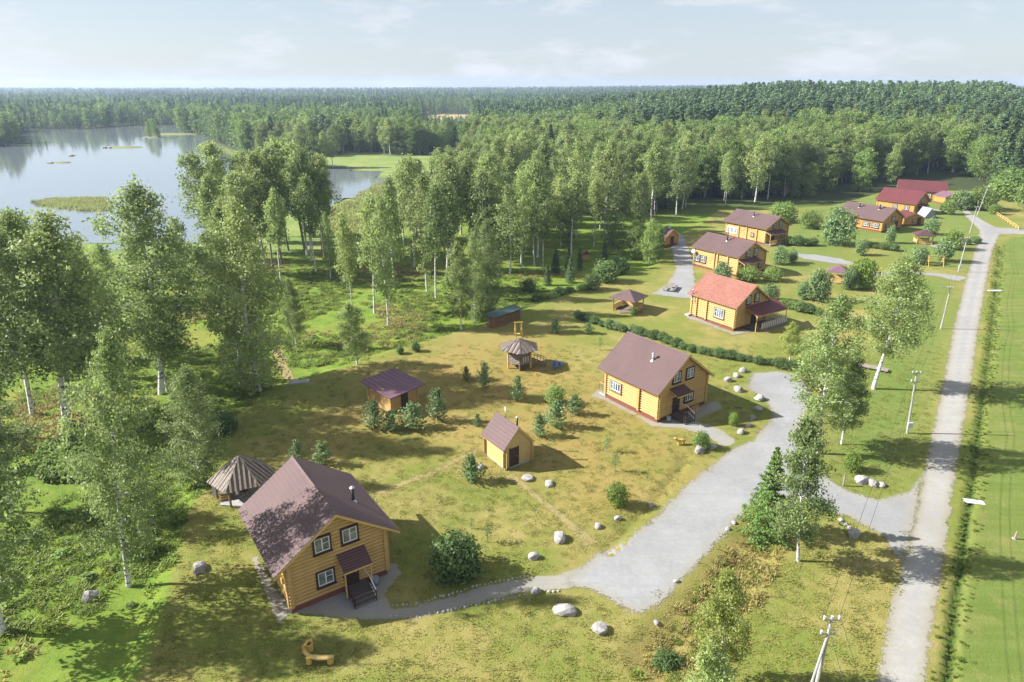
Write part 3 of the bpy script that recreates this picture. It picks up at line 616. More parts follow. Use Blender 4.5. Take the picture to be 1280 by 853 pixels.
# ---- pavilions
def pyramid_planks(g, n, R, ze, za, mat, rot=0.0, gap=.03, pw=.2, name='roof'):
    """n-sided roof of separate boards running from eave to top; one part for each side"""
    rnd = random.Random(n * 7 + int(R * 10))
    for k in range(n):
        a0 = rot + 2 * math.pi * k / n; a1 = rot + 2 * math.pi * (k + 1) / n
        A = Vector((R * math.cos(a0), R * math.sin(a0), ze)); B = Vector((R * math.cos(a1), R * math.sin(a1), ze)); T = Vector((0, 0, za)); mid = (A + B) / 2
        up = (T - mid); e = (B - A); L = e.length; e.normalize(); nrm = e.cross(up).normalized()
        if nrm.z < 0: nrm = -nrm
        mm = [MB(), MB()]; nb = max(3, int(L / pw))
        for i in range(nb):
            s0 = -L / 2 + L * i / nb; s1 = s0 + L / nb - gap; c0 = (s0 + s1) / 2
            f = max(.04, 1 - abs(c0) / (L / 2)); lift = rnd.uniform(0, .03) + (0 if i % 2 else .05); ex = rnd.uniform(0, .12)
            lo = mid - up * (ex / up.length); hi = mid + up * f
            q = [lo + e * s0, lo + e * s1, hi + e * s1, hi + e * s0]
            mm[i % 2].add([p + nrm * lift for p in q] + [p + nrm * (lift + .03) for p in q], [(0, 3, 2, 1), (4, 5, 6, 7), (0, 1, 5, 4), (1, 2, 6, 5), (2, 3, 7, 6), (3, 0, 4, 7)])
        rs_ = MB().add([A - nrm * .03, B - nrm * .03, T - nrm * .03], [(0, 1, 2)]).build('roof_side', M['chimney_metal'], g)
        mm[0].build('upper_boards', M[mat[0]], rs_); mm[1].build('lower_boards', M[mat[1]], rs_)
        MB().bar(A + nrm * .06, T + nrm * .06, .12, .05).build('hip_board', M[mat[0]], g)
def pyramid_sheet(g, R, ze, za, mat, rot, n=4):
    for k in range(n):
        a0 = rot + 2 * math.pi * k / n; a1 = rot + 2 * math.pi * (k + 1) / n
        A = Vector((R * math.cos(a0), R * math.sin(a0), ze)); B = Vector((R * math.cos(a1), R * math.sin(a1), ze)); T = Vector((0, 0, za))
        m = MB(); rows = 6
        for r in range(rows):
            f0, f1 = r / rows, (r + 1) / rows; dz = Vector((0, 0, .03))
            a, b, c_, d_ = A.lerp(T, f0) + dz, B.lerp(T, f0) + dz, B.lerp(T, f1), A.lerp(T, f1)
            m.add([a, b, c_, d_, a - dz * 3, b - dz * 3], [(0, 1, 2, 3), (0, 4, 5, 1)])
        m.build('roof_side', M[mat], g)
    MB().tube([(0, 0, za - .1), (0, 0, za + .12)], [.12, .03], 6).build('roof_finial', M[mat], g)
cx, cy_ = at(299, 575, 3.6)
g = thing('plank_pavilion', 'grey pavilion with pyramid roof of weathered planks behind the nearest cabin', 'pavilion', (cx, cy_, 0), math.radians(10))
pyramid_planks(g, 6, 2.95, 1.9, 4.0, ('grey_plank_light', 'grey_plank'), .2, pw=.2)
for k in range(6):
    a = .2 + k * math.pi / 3; MB().tube([(2.35 * math.cos(a), 2.35 * math.sin(a), 0), (2.35 * math.cos(a), 2.35 * math.sin(a), 2.3)], .1, 8).build('post', M['weathered_log'], g)
    b = a + math.pi / 3
    MB().bar((2.35 * math.cos(a), 2.35 * math.sin(a), 2.15), (2.35 * math.cos(b), 2.35 * math.sin(b), 2.15), .12, .14).build('beam', M['weathered_log'], g)
    if k in (1, 2): MB().bar((2.35 * math.cos(a), 2.35 * math.sin(a), .8), (2.35 * math.cos(b), 2.35 * math.sin(b), .8), .08, .12).build('rail', M['weathered_log'], g)
MB().tube([(0, 0, .02), (0, 0, .1)], 2.5, 6).build('floor_slab', M['concrete'], g)
o = thing('fire_pit', 'round stone fireplace under the plank pavilion roof', 'fireplace', (cx, cy_, .1))
for k in range(9):
    a = k * 2 * math.pi / 9; MB().tube([(.55 * math.cos(a), .55 * math.sin(a), 0), (.55 * math.cos(a), .55 * math.sin(a), .3)], [.2, .16], 6).build('stone', M['rock'], o)
MB().tube([(0, 0, .02), (0, 0, .06)], .45, 10).build('ash_bed', M['chimney_metal'], o)
o = thing('firewood_pile', 'pile of pale split firewood at the side of the plank pavilion', 'firewood', (*at(282, 624), 0), .3)
for i in range(4):
    for j in range(6 - i): MB().tube([(-.45, -.5 + j * .22 + i * .11, .12 + i * .19), (.45, -.48 + j * .22 + i * .11, .12 + i * .19)], .105, 6).build('log', M['pale_wood' if (i + j) % 3 else 'grey_plank_light'], o)
o = thing('white_board', 'white sheet leaning against the plank pavilion post', 'board', (*at(275, 620), 0), .4)
MB().bar((-.7, 0, .02), (-.7, .35, .9), 1.2, .03, (0, 1, 0)).warp(lambda a, b, c_: (a + .7, b, c_)).build('sheet', M['white_paint'], o)

# playhouse on stilts
cx, cy_ = at(649, 461)
g = thing('playhouse', 'six sided log playhouse on stilts with conical plank roof and side stairs', 'playhouse', (cx, cy_ + 1.0, 0), math.radians(12))
pyramid_planks(g, 6, 2.75, 2.75, 3.95, ('grey_plank', 'grey_plank_light'), .35, pw=.3)
R = 1.75
for k in range(6):
    a = .35 + k * math.pi / 3; b = a + math.pi / 3; p = Vector((R * math.cos(a), R * math.sin(a), 0)); q = Vector((R * math.cos(b), R * math.sin(b), 0))
    MB().tube([p, p + Vector((0, 0, 2.8))], .13, 8).build('stilt', M['yellow_wood' if k % 2 else 'weathered_log'], g)
    wl = MB().tube([p + Vector((0, 0, .95)), q + Vector((0, 0, .95))], .1, 6).build('wall', M['grey_plank_light'], g)
    for i in range(1, 10):
        MB().tube([p + Vector((0, 0, .95 + i * .19)), q + Vector((0, 0, .95 + i * .19))], .1, 6).build('log', M['grey_plank_light' if k in (3, 2) else 'weathered_log'], wl)
    if k in (4, 5):
        md_ = (p + q) / 2 * 1.07; e = (q - p).normalized()
        MB().bar(md_ + Vector((0, 0, 1.5)) - e * .35, md_ + Vector((0, 0, 1.5)) + e * .35, .05, .7).build('window', M['glass'], g)
        for s_ in (-.38, 0, .38): MB().bar(md_ + e * s_ + Vector((0, 0, 1.12)), md_ + e * s_ + Vector((0, 0, 1.9)), .07, .08, (e.x, e.y, 0)).build('window_bar', M['white_paint'], g)
MB().tube([(0, 0, .8), (0, 0, .88)], R + .15, 6).build('deck', M['weathered_log'], g)
st = MB().bar((1.6, -.4, .9), (3.6, -.9, .05), .08, .2).bar((1.8, .3, .9), (3.8, -.2, .05), .08, .2).build('stairs', M['weathered_log'], g)
for i in range(6):
    f = (i + .5) / 6; a = Vector((1.6, -.4, .95)).lerp(Vector((3.6, -.9, .1)), f); b = Vector((1.8, .3, .95)).lerp(Vector((3.8, -.2, .1)), f); MB().bar(a, b, .24, .05).build('tread', M['grey_plank'], st)
for a, b in (((1.6, -.4, .9), (3.6, -.9, .05)), ((1.8, .3, .9), (3.8, -.2, .05))):
    A, B = Vector(a), Vector(b); r = MB().bar(A + Vector((0, 0, .9)), B + Vector((0, 0, .9)), .06, .07).build('handrail', M['weathered_log'], g)
    for i in range(6): p = A.lerp(B, i / 5); MB().bar(p, p + Vector((0, 0, .9)), .05, .05, (0, 1, 0)).build('baluster', M['grey_plank_light'], r)
def plastic_chair(px, py, rz_, label):
    o = thing('garden_chair', label, 'chair', (*at(px, py), 0), rz_, 'plastic chairs by the playhouse')
    MB().box(-.25, .25, -.25, .25, .4, .45).build('seat', M['blue_plastic'], o); MB().bar((0, .26, .45), (0, .34, .9), .5, .04, (0, 1, 0)).build('backrest', M['blue_plastic'], o)
    for a in (-.22, .22):
        for b in (-.22, .22): MB().bar((a, b, .02), (a, b, .4), .05, .05, (0, 1, 0)).build('leg', M['blue_plastic'], o)
        MB().box(a - .03, a + .03, -.22, .26, .62, .66).build('armrest', M['blue_plastic'], o)
plastic_chair(694, 461, .4, 'blue plastic chair in the playhouse shade, nearer the stairs'); plastic_chair(701, 459, 2.2, 'blue plastic chair in the playhouse shade, farther from the stairs')
def swing(px, py, rz_, wdt, h, label, seat=True):
    o = thing('swing_frame', label, 'swing', (*at(px, py), 0), rz_, 'wooden swing frames')
    for s_ in (-1, 1):
        for q in (-1, 1): MB().bar((s_ * wdt / 2, q * h * .32, 0), (s_ * wdt / 2, 0, h), .12, .12, (1, 0, 0)).build('leg', M['yellow_wood'], o)
        MB().bar((s_ * wdt / 2, -h * .16, h * .5), (s_ * wdt / 2, h * .16, h * .5), .1, .1).build('brace', M['yellow_wood'], o)
    MB().bar((-wdt / 2 - .2, 0, h), (wdt / 2 + .2, 0, h), .14, .14).build('top_beam', M['yellow_wood'], o)
    if seat:
        for s_ in (-1, 1): MB().tube([(s_ * wdt * .25, 0, h), (s_ * wdt * .25, 0, .5)], .02, 5).build('chain', M['zinc'], o)
        MB().box(-wdt * .28, wdt * .28, -.2, .2, .45, .5).build('seat', M['yellow_wood'], o)
swing(648, 421, .15, 1.0, 2.3, 'yellow wooden swing frame behind the playhouse roof'); swing(1168, 333, -.1, 3.0, 2.2, 'yellow wooden swing frame beside the lane and pines')

# open summerhouses
def summerhouse(px, py, R, ze, za, rot, roof, label, wall=True):
    o = thing('summerhouse', label, 'summerhouse', (*at(px, py), 0), 0)
    pyramid_sheet(o, R, ze, za, roof, rot)
    r = R * .74; P_ = [Vector((r * math.cos(rot + k * math.pi / 2), r * math.sin(rot + k * math.pi / 2), 0)) for k in range(4)]
    for k in range(4):
        p, q = P_[k], P_[(k + 1) % 4]
        MB().bar(p, p + Vector((0, 0, ze + .25)), .16, .16, (0, 1, 0)).build('post', M['log_wood'], o)
        MB().bar(p + Vector((0, 0, ze + .05)), q + Vector((0, 0, ze + .05)), .14, .16).build('beam', M['log_wood'], o)
        if wall and k != 3:
            pn = MB().bar(p + Vector((0, 0, .95)), q + Vector((0, 0, .95)), .12, .1).build('parapet', M['log_wood'], o)
            for i in range(5): MB().bar(p + Vector((0, 0, .2 + i * .16)), q + Vector((0, 0, .2 + i * .16)), .05, .13).build('board', M['pale_wood'], pn)
    MB().tube([(0, 0, .02), (0, 0, .1)], r * 1.05, 4).warp(lambda a, b, c_: (a * math.cos(rot) - b * math.sin(rot), a * math.sin(rot) + b * math.cos(rot), c_)).build('floor', M['weathered_log'], o)
    return o
summerhouse(785, 387, 3.55, 2.3, 3.6, math.radians(-82), 'roof_brown', 'open summerhouse with hipped brown roof on the lawn behind the hedge')
summerhouse(1153, 304, 3.1, 2.1, 3.3, .5, 'roof_brown_dark', 'small dark roofed summerhouse among bushes near the lane')
summerhouse(1047, 352, 2.9, 2.2, 3.3, .3, 'roof_mauve', 'summerhouse with dark roof half hidden by the bright round bush')
o = thing('tent', 'grey peaked tarpaulin tent between the far red roofed houses', 'tent', (*at(1157, 272), 0), .2)
MB().prism([(-2.2, 0), (2.2, 0), (0, 2.9)], -1.8, 1.8).build('canvas', M['tarp'], o); MB().tube([(0, -1.85, 0), (0, -1.85, 3.0)], .05, 6).build('tent_pole', M['zinc'], o); MB().tube([(0, 1.85, 0), (0, 1.85, 3.0)], .05, 6).build('tent_pole', M['zinc'], o)

# firewood store with a green lid
A, B = Vector((*at(617, 411), 0)), Vector((*at(650, 399), 0)); dv = B - A; L = dv.length
g = thing('firewood_store', 'long stack of split firewood under a green metal roof by the birches', 'firewood store', A, math.atan2(dv.y, dv.x))
for xx in (0, L / 2, L):
    for yy in (0, 1.4): MB().bar((xx, yy, 0), (xx, yy, 1.75 + .2 * (yy > 0)), .1, .1, (0, 1, 0)).build('post', M['weathered_log'], g)
rnd = random.Random(3); ends = [MB().tube([(0, 0, 0), (0, 1.3, 0)], r, 6).mesh('billet', M['firewood']) for r in (.085, .1, .115)]
billets = []
for i in range(int(L / .21)):
    for j in range(8):
        if len(billets) < 290: billets.append(link('billet', ends[rnd.randrange(3)], g, (.1 + i * .21 + (j % 2) * .1, rnd.uniform(-.06, .08), .12 + j * .19), (0, rnd.uniform(0, 1), 0)))
MB().add([(-.3, -.35, 1.8), (L + .3, -.35, 1.8), (L + .3, 1.75, 2.05), (-.3, 1.75, 2.05), (-.3, -.35, 1.86), (L + .3, -.35, 1.86), (L + .3, 1.75, 2.11), (-.3, 1.75, 2.11)], [(0, 3, 2, 1), (4, 5, 6, 7), (0, 1, 5, 4), (1, 2, 6, 5), (2, 3, 7, 6), (3, 0, 4, 7)]).build('roof', M['green_metal'], g)

# picnic table, bench, small things on the grass
def picnic(px, py, rz_, label):
    o = thing('picnic_table', label, 'table', (*at(px, py), 0), rz_)
    for k in range(5): MB().box(-1.9, 1.9, -.5 + k * .2, -.32 + k * .2, .74, .79).build('tabletop_plank', M['grey_plank_light'], o)
    for s_ in (-1, 1):
        for k in range(2): MB().box(-1.9, 1.9, s_ * .95 - .18 + k * .19, s_ * .95 - .01 + k * .19, .43, .48).build('bench_plank', M['grey_plank_light'], o)
        for e in (-1.4, 1.4): MB().bar((e, s_ * .95, 0), (e, s_ * .95, .43), .1, .3, (1, 0, 0)).build('bench_leg', M['weathered_log'], o)
    for e in (-1.4, 1.4): MB().bar((e, 0, 0), (e, 0, .74), .12, .7, (1, 0, 0)).build('table_leg', M['weathered_log'], o)
picnic(838, 362, 1.15, 'wooden picnic table with two benches on the gravel behind the red roofed cabin')
o = thing('log_bench', 'carved log bench with curved seat and standing stump on the front lawn', 'bench', (*at(397, 829), 0), .0)
MB().tube([(-1.15, .95, .0), (-1.1, .9, .5), (-.95, .75, .85)], [.17, .16, .1], 8).build('backrest_stump', M['yellow_wood'], o)
MB().tube([(-.55, 0, 0), (-.55, 0, .55)], [.2, .18], 10).build('leg', M['yellow_wood'], o); MB().tube([(.85, .05, 0), (.85, .05, .36)], [.22, .2], 10).build('leg', M['yellow_wood'], o)
MB().tube([(-1.05, .85, .5), (-.85, .35, .52), (-.5, .1, .52), (.1, .0, .47), (.7, .04, .42), (1.1, .12, .42)], [.1, .13, .16, .22, .22, .14], 10).warp(lambda a, b, c_: (a, b, .47 + (c_ - .47) * .45)).build('seat', M['pale_wood'], o, True)
MB().tube([(-1.1, .9, .55), (-1.0, 1.3, .55), (-.75, 1.5, .5)], [.1, .12, .1], 8).build('armrest', M['yellow_wood'], o)
o = thing('stump_seat', 'hollow stump standing behind the carved log bench', 'stump', (*at(387, 813), 0))
m = MB(); n = 14
for r_, z0, z1 in ((.27, 0, .62), (.2, .3, .62)): m.tube([(0, 0, z0), (0, 0, z1)], r_, n, caps=(r_ < .25 and False))
m.f += [tuple((n + k, n + (k + 1) % n, 3 * n + (k + 1) % n, 3 * n + k)) for k in range(n)]
m.build('trunk', M['yellow_wood'], o); MB().tube([(0, 0, .3), (0, 0, .34)], .2, 12).build('hollow_floor', M['dark_brown'], o)
o = thing('wooden_figure', 'small carved wooden animal figure beside the gravel yard bush', 'figure', (*at(851, 556), 0), .2)
MB().tube([(-.5, 0, .45), (-.1, 0, .5), (.35, 0, .48), (.5, 0, .45)], [.1, .2, .18, .08], 8).build('body', M['yellow_wood'], o, True); MB().tube([(-.45, 0, .5), (-.6, 0, .85), (-.85, 0, .85)], [.1, .13, .06], 8).build('head', M['yellow_wood'], o, True)
for a in (-.3, .32):
    for b in (-.12, .12): MB().tube([(a, b, 0), (a, b, .42)], .06, 6).build('leg', M['yellow_wood'], o)
o = thing('footbridge', 'white planked footbridge over the roadside ditch', 'footbridge', (*at(1217, 628), -.02), math.radians(-14))
for k in range(7): MB().box(-.85, .85, -.33 + k * .1, -.245 + k * .1, .06, .11).build('plank', M['insulator'], o)
for a in (-.6, .6): MB().box(a - .05, a + .05, -.42, .42, 0, .058).build('bearer', M['grey_plank'], o)
o = thing('footbridge', 'white plank crossing the far part of the roadside ditch', 'footbridge', (*at(1244, 364), -.02), math.radians(0))
for k in range(4): MB().box(-1.3, 1.3, -.4 + k * .21, -.22 + k * .21, .06, .12).build('plank', M['white_paint'], o)
o = thing('footbridge', 'white timber ramp beside the tall birch on the verge', 'footbridge', (*at(1086, 461), .05), math.radians(-35))
for k in range(5): MB().box(-2.3, 2.3, -.6 + k * .25, -.37 + k * .25, .25, .31).build('plank', M['grey_plank_light'], o)
for a in (-2.0, 0, 2.0): MB().box(a - .08, a + .08, -.6, .65, -.1, .248).build('bearer', M['grey_plank'], o)
o = thing('marker_post', 'small pale marker post on the green field', 'post', (*at(1268, 674), 0)); MB().tube([(0, 0, 0), (.05, 0, .75)], [.1, .07], 8).build('post', M['grey_plank_light'], o); MB().tube([(0, 0, .0), (.02, 0, .06)], [.22, .2], 8).build('foot', M['concrete'], o)
o = thing('gate_post', 'short pale post at the driveway mouth by the lane', 'post', (*at(1054, 607), 0)); MB().tube([(0, 0, 0), (0, 0, 1.1)], .09, 8).build('post', M['grey_plank_light'], o); MB().tube([(0, 0, 1.1), (0, 0, 1.18)], [.11, .05], 8).build('cap', M['grey_plank'], o)
o = thing('feeding_stand', 'small reddish wooden stand at the edge of the grove', 'stand', (*at(733, 323), 0))
MB().box(-.7, .7, -.5, .5, .0, 1.0).build('body', M['orange_wood'], o); MB().prism([(-.9, 1.0), (.9, 1.0), (0, 1.6)], -.7, .7).build('roof', M['roof_wine'], o)
o = thing('stone_slab', 'flat grey slab bridging the path at the meadow edge', 'slab', (*at(374, 478), gz(*at(374, 478)) - .04), .2)
MB().box(-1.3, 1.3, -.55, .55, .02, .2).build('slab', M['concrete'], o)

# ------------------------------------------------------------------ poles, lamps, cables, fence
def pole(x, y, h, lean, label, arms=1, lamp=False, strut=False, mat='concrete', lampside=-1, lowbox=False):
    o = thing('power_pole', label, 'pole', (x, y, gz(x, y) - .1)); tx, ty = lean
    MB().tube([(0, 0, 0), (tx * .5, ty * .5, h * .5), (tx, ty, h)], [.125, .105, .08], 8).build('shaft', M[mat], o)
    if strut: MB().tube([(-.9, -.5, 0), (tx * .8, ty * .8, h * .84)], [.09, .07], 8).build('strut', M[mat], o)
    for k in range(arms):
        z = h - .25 - k * 1.0; f = z / h
        ar = MB().bar((tx * f - .45, ty * f, z), (tx * f + .45, ty * f, z), .08, .08).build('crossarm', M['zinc'], o)
        for s_ in (-.42, 0, .42) if k == 0 else (-.42, .42):
            MB().tube([(tx * f + s_, ty * f, z + .04), (tx * f + s_, ty * f, z + .26)], [.05, .07], 6).build('insulator', M['insulator'], ar)
    if lamp:
        lm = MB().tube([(tx, ty, h - .5), (tx + lampside * .8, ty, h - .15), (tx + lampside * 1.3, ty, h - .1)], .035, 6).build('lamp_arm', M['zinc'], o)
        MB().box(tx + lampside * 1.3 - .22, tx + lampside * 1.3 + .22, ty - .1, ty + .1, h - .19, h - .07).build('lamp_head', M['zinc'], lm)
    if lowbox: MB().box(-.28, .28, -.3, -.16, .9, 1.5).build('meter_box', M['white_paint'], o)
    return Vector((x + tx, y + ty, h + gz(x, y)))
x1, y1 = at(1041, 768, 8.0); tops = []
tops.append(pole(x1 - .3, y1 - .2, 8.0, (.3, .2), 'tall concrete power pole with strut in the lower right lawn', 2, strut=True))
x2, y2 = at(1134, 541); tops.append(pole(x2, y2, 7.5, (-.4, .1), 'concrete power pole with white box beside the shaded lane', 2, lowbox=True))
x3, y3 = at(1176, 411); tops.append(pole(x3, y3, 7.0, (.1, .1), 'street lamp pole on the verge in the bend of the side track', 1, True))
x4, y4 = at(1198, 340); tops.append(pole(x4, y4, 7.3, (.2, .0), 'street lamp pole by the swing and the lane', 1, True, lowbox=True))
x5, y5 = at(1212, 292); tops.append(pole(x5, y5, 7.0, (.3, .0), 'slim pole with insulators at the lane corner', 1))
x6, y6 = at(1221, 270); tops.append(pole(x6, y6, 8.6, (1.3, 0), 'leaning pale pole before the forest edge at the lane end', 1))
def cable(p, q, off, sag, label):
    o = thing('power_cable', label, 'cable', (0, 0, 0), 0, 'overhead cables'); d = (Vector(q) - Vector(p)); d.z = 0; d.normalize(); nn = Vector((1, 0, 0)) * off
    pts = [Vector(p).lerp(Vector(q), i / 12) + nn - Vector((0, 0, 1)) * sag * 4 * (i / 12) * (1 - i / 12) for i in range(13)]
    MB().tube(pts, .013, 5).build('strand', M['cable'], o)
nm = ['near pole with strut', 'pole with white box', 'lamp pole in the bend', 'lamp pole by the swing', 'slim corner pole', 'leaning end pole']
for i in range(5):
    for off, w_ in ((-.42, 'left'), (.42, 'right')):
        cable(tops[i], tops[i + 1], off, .5, 'overhead cable, %s strand between %s and %s' % (w_, nm[i], nm[i + 1]))
P0 = Vector((x1 - 5.5, y1 - 26, 8.0))
for off, w_ in ((-.42, 'left'), (.42, 'right')): cable(P0, tops[0], off, .4, 'overhead cable, %s strand leaving the frame below the near pole' % w_)
A, B = Vector((*at(1239, 265), 0)), Vector((*at(1273, 288), 0)); g = thing('rail_fence', 'pale wooden rail fence beside the far end of the lane', 'fence', A, 0); D = B - A
for k in range(12): p = D * (k / 11); MB().bar(p, p + Vector((0, 0, 1.0)), .14, .14, (0, 1, 0)).build('fence_post', M['pale_wood'], g)
for z in (.45, .9): MB().bar(Vector((0, 0, z)), D + Vector((0, 0, z)), .08, .12).build('rail', M['pale_wood'], g)

# ------------------------------------------------------------------ rocks
def rock_mesh(seed, mat, sub=2):
    import bmesh
    bm = bmesh.new(); bmesh.ops.create_icosphere(bm, subdivisions=sub, radius=1.0); r = random.Random(seed)
    ax = [(Vector((r.gauss(0, 1), r.gauss(0, 1), r.gauss(0, 1))).normalized(), r.uniform(.62, .95)) for _ in range(11)]
    for v_ in bm.verts:
        d = v_.co.normalized(); k = 1.0
        for n_, h in ax: k = min(k, h / max(.05, d.dot(n_))) if d.dot(n_) > 0 else k
        v_.co = d * (k + r.uniform(-.02, .02))
    me = bpy.data.meshes.new('boulder'); bm.to_mesh(me); bm.free(); me.materials.append(M[mat]); return me
RM = [rock_mesh(s, 'rock_light' if s % 3 else 'rock') for s in range(7)]
def rock(px, py, r, label, i, flat=.65, group=None, rzz=None, long=1.0):
    x, y, z = spot(px, py)
    tag(link('boulder', RM[i % 7], None, (x, y, z + r * flat * .25), (0, 0, i * 1.7 if rzz is None else rzz), (r * long, r * .85, r * flat)), label, 'boulder', group)
rock(699, 674, .78, 'pinkish grey boulder on the lawn beside the dirt path end', 1, .7); rock(667, 698, .55, 'rounded grey boulder near the big dark bush', 2, .75)
rock(705, 765, .85, 'long white boulder on the front lawn below the gravel', 4, .55, rzz=-.35, long=1.15); rock(749, 788, .72, 'pale blocky boulder at the tip of the gravel yard', 5, .75)
rock(747, 659, .42, 'small white stone on the brown lawn near the yard edge', 1, .8); rock(772, 650, .4, 'small pale stone under the round yellow green bush', 2, .8)
rock(669, 741, .42, 'white rounded stone at the corner of path and yard', 4, .9); rock(659, 598, .75, 'flat pale boulder in front of the yellow shed door', 5, .5); rock(686, 605, .62, 'flat grey boulder on the lawn right of the shed', 1, .5)
rock(601, 585, .5, 'grey stone behind the small juniper left of the shed', 3, .7); rock(249, 712, .78, 'grey boulder on the shaded lawn beside the nearest cabin', 3, .6); rock(112, 742, .8, 'mossy grey boulder in the rough grass by the birch', 6, .7)
rock(1067, 669, .65, 'pale boulder at the driveway mouth below the leafy birch', 2, .85); rock(814, 632, .4, 'small grey stone on the yard kerb below the round bush', 3, .8)
yl = [(929, 465), (920, 471), (910, 477), (923, 489), (949, 500), (947, 513), (940, 524), (935, 533), (926, 541), (889, 560), (874, 565)]
yn = ['first', 'second', 'third', 'fourth', 'fifth', 'sixth', 'seventh', 'eighth', 'ninth', 'tenth', 'eleventh']
for i, (a, b) in enumerate(yl): rock(a, b, (.7, .6, .65, .75, .75, .7, .6, .45, .6, .6, .75)[i], 'white boulder edging the gravel yard by the cabin, %s counted from the back' % yn[i], i, .75, 'boulders edging the gravel yard')
for i, (a, b, r, w_) in enumerate([(1077, 602, .85, 'largest'), (1091, 605, .7, 'middle'), (1102, 607, .5, 'smallest')]): rock(a, b, r, 'white boulder in the verge by the driveway mouth, %s of three' % w_, i + 2, .6, 'boulders in the verge')
for i, (a, b) in enumerate([(910, 663), (917, 655), (845, 728), (821, 777), (1051, 650), (1056, 655), (1062, 659)]):
    rock(a, b, .3, 'small stone along the outer edge of the gravel driveway', i, .6, 'small stones along the driveway edge')
m = MB(); rnd = random.Random(8)
for P_ in ([(484, 770), (520, 771), (560, 764), (600, 756), (640, 748), (680, 740), (704, 739)], [(492, 757), (520, 755), (560, 744), (600, 732), (640, 725), (665, 720)]):
    Q_ = [Vector(at(*p)) for p in P_]
    for a, b in zip(Q_, Q_[1:]):
        n = max(1, int((b - a).length / .3))
        for k in range(n):
            p = a.lerp(b, k / n); r_ = rnd.uniform(.06, .15); x, y = p.x + rnd.uniform(-.08, .08), p.y + rnd.uniform(-.08, .08); z = gz(x, y)
            m.tube([(x, y, z - .05), (x, y, z + r_ * .5), (x, y, z + r_ * .9)], [r_, r_ * .95, r_ * .45], 6)
tag(m.build('edging_stones', M['rock_light']), 'row of small pale stones edging the gravel path to the nearest cabin', 'edging stones', kind='stuff')

# ------------------------------------------------------------------ plants: leaf-sized faces through the crown's volume
def leaves(P, out, size, rs, aspect=.62, up=.45, wild=.8, tint=None):
    n = len(P); nrm = out * .55 + np.array([0, 0, up]) + rs.normal(0, wild, (n, 3)); nrm /= np.linalg.norm(nrm, axis=1)[:, None] + 1e-9
    r = rs.normal(0, 1, (n, 3)); a = np.cross(nrm, r); a /= np.linalg.norm(a, axis=1)[:, None] + 1e-9; b = np.cross(nrm, a)
    s = (size * (.45 + 1.15 * rs.uniform(0, 1, n) ** 1.6))[:, None]
    V = np.stack([P - a * s * .5, P + b * s * aspect * .5, P + a * s * .5, P - b * s * aspect * .5], 1).reshape(-1, 3)
    tt = rs.uniform(0, 1, n) if tint is None else np.clip(tint + rs.normal(0, .22, n), 0, 1)
    return V, np.repeat(tt, 4)
def leaf_obj(name, V, tt, mat): return mesh_np(name, V, np.arange(len(V)).reshape(-1, 4), M[mat], {'tint': tt})
def broadleaf(name, seed, h, R, cb, n, leaf_, weep, mat, bk, prof=((0, .5), (.12, .85), (.35, 1), (.65, .72), (.88, .34), (1, .06)), nl=34, lean=.04, forks=1, r0=None):
    """trunk with limbs, and leaf strands hung from the limbs; returns (trunk mesh, crown mesh) with the base at the origin"""
    rs = np.random.RandomState(seed); m = MB(); S, O, T = [], [], []
    r0 = r0 or h * .0088 + .04
    pk, pv = zip(*prof)
    for fk in range(forks):
        az = rs.uniform(0, 6.28); le = lean * h * (1 if forks == 1 else 2.2); ph = rs.uniform(0, 6.28); x0 = np.array([math.cos(az), math.sin(az)]) * (.25 * fk)
        hh = h * (1 - .08 * fk)
        def tr(f): return np.array([x0[0] + le * f * math.cos(az) + .012 * h * math.sin(f * 5 + ph), x0[1] + le * f * math.sin(az) + .012 * h * math.cos(f * 4 + ph), hh * f])
        m.tube([tr(f) for f in np.linspace(0, .97, 10)], [r0 * (1.25 if f == 0 else 1) * (1 - f) ** .85 + .012 for f in np.linspace(0, .97, 10)], 7, False)
        for k in range(nl):
            q = (k + rs.uniform(.1, .9)) / nl; f = cb + (1 - cb) * q * .97; p = tr(f)
            a = k * 2.4 + rs.uniform(-.5, .5); L = R * np.interp(q, pk, pv) * rs.uniform(.68, 1.15); L = max(L, .3)
            rise = L * (.55 + .9 * q) * rs.uniform(.7, 1.2); d = np.array([math.cos(a), math.sin(a), 0])
            lp = [p + d * L * s + np.array([0, 0, rise * (s - .5 * s * s)]) for s in (0, .35, .7, 1)]
            rb = max(.016, r0 * .42 * (1 - f) + .016)
            m.tube(lp, [rb, rb * .7, rb * .45, .008], 4, False)
            ns = max(3, int(10 * (L / R + .2)))
            for s in rs.uniform(.12, 1.04, ns) ** .75:
                side = rs.normal(0, .2) * L * (.35 + s); e = np.array([-d[1], d[0], 0])
                S.append(p + d * L * s + e * side + np.array([0, 0, rise * (s - .5 * s * s) + rs.uniform(-.1, .35) * leaf_ * 2])); O.append(d * (.3 + s) + e * np.sign(side) * .4)
        for f in np.linspace(.9, 1.0, 8): S.append(tr(f)); O.append(np.array([0, 0, .5]))
    S = np.array(S); O = np.array(O); per = max(1, n // len(S)); ids = np.repeat(np.arange(len(S)), per)
    ln = rs.uniform(.35, 1.5, len(S)) * weep; u = rs.uniform(0, 1, len(ids)); P = S[ids] + rs.normal(0, 1, (len(ids), 3)) * np.array([1, 1, .8]) * (leaf_ * .8 + .09 * weep) - np.outer(u * ln[ids], [0, 0, 1])
    st = rs.uniform(.15, .85, len(S))
    P[:, 2] = np.maximum(P[:, 2], .25)
    V, tt = leaves(P, O[ids], leaf_, rs, tint=st[ids])
    return m.mesh(name + '_trunk', M[bk], True), leaf_obj(name + '_crown', V, tt, mat)
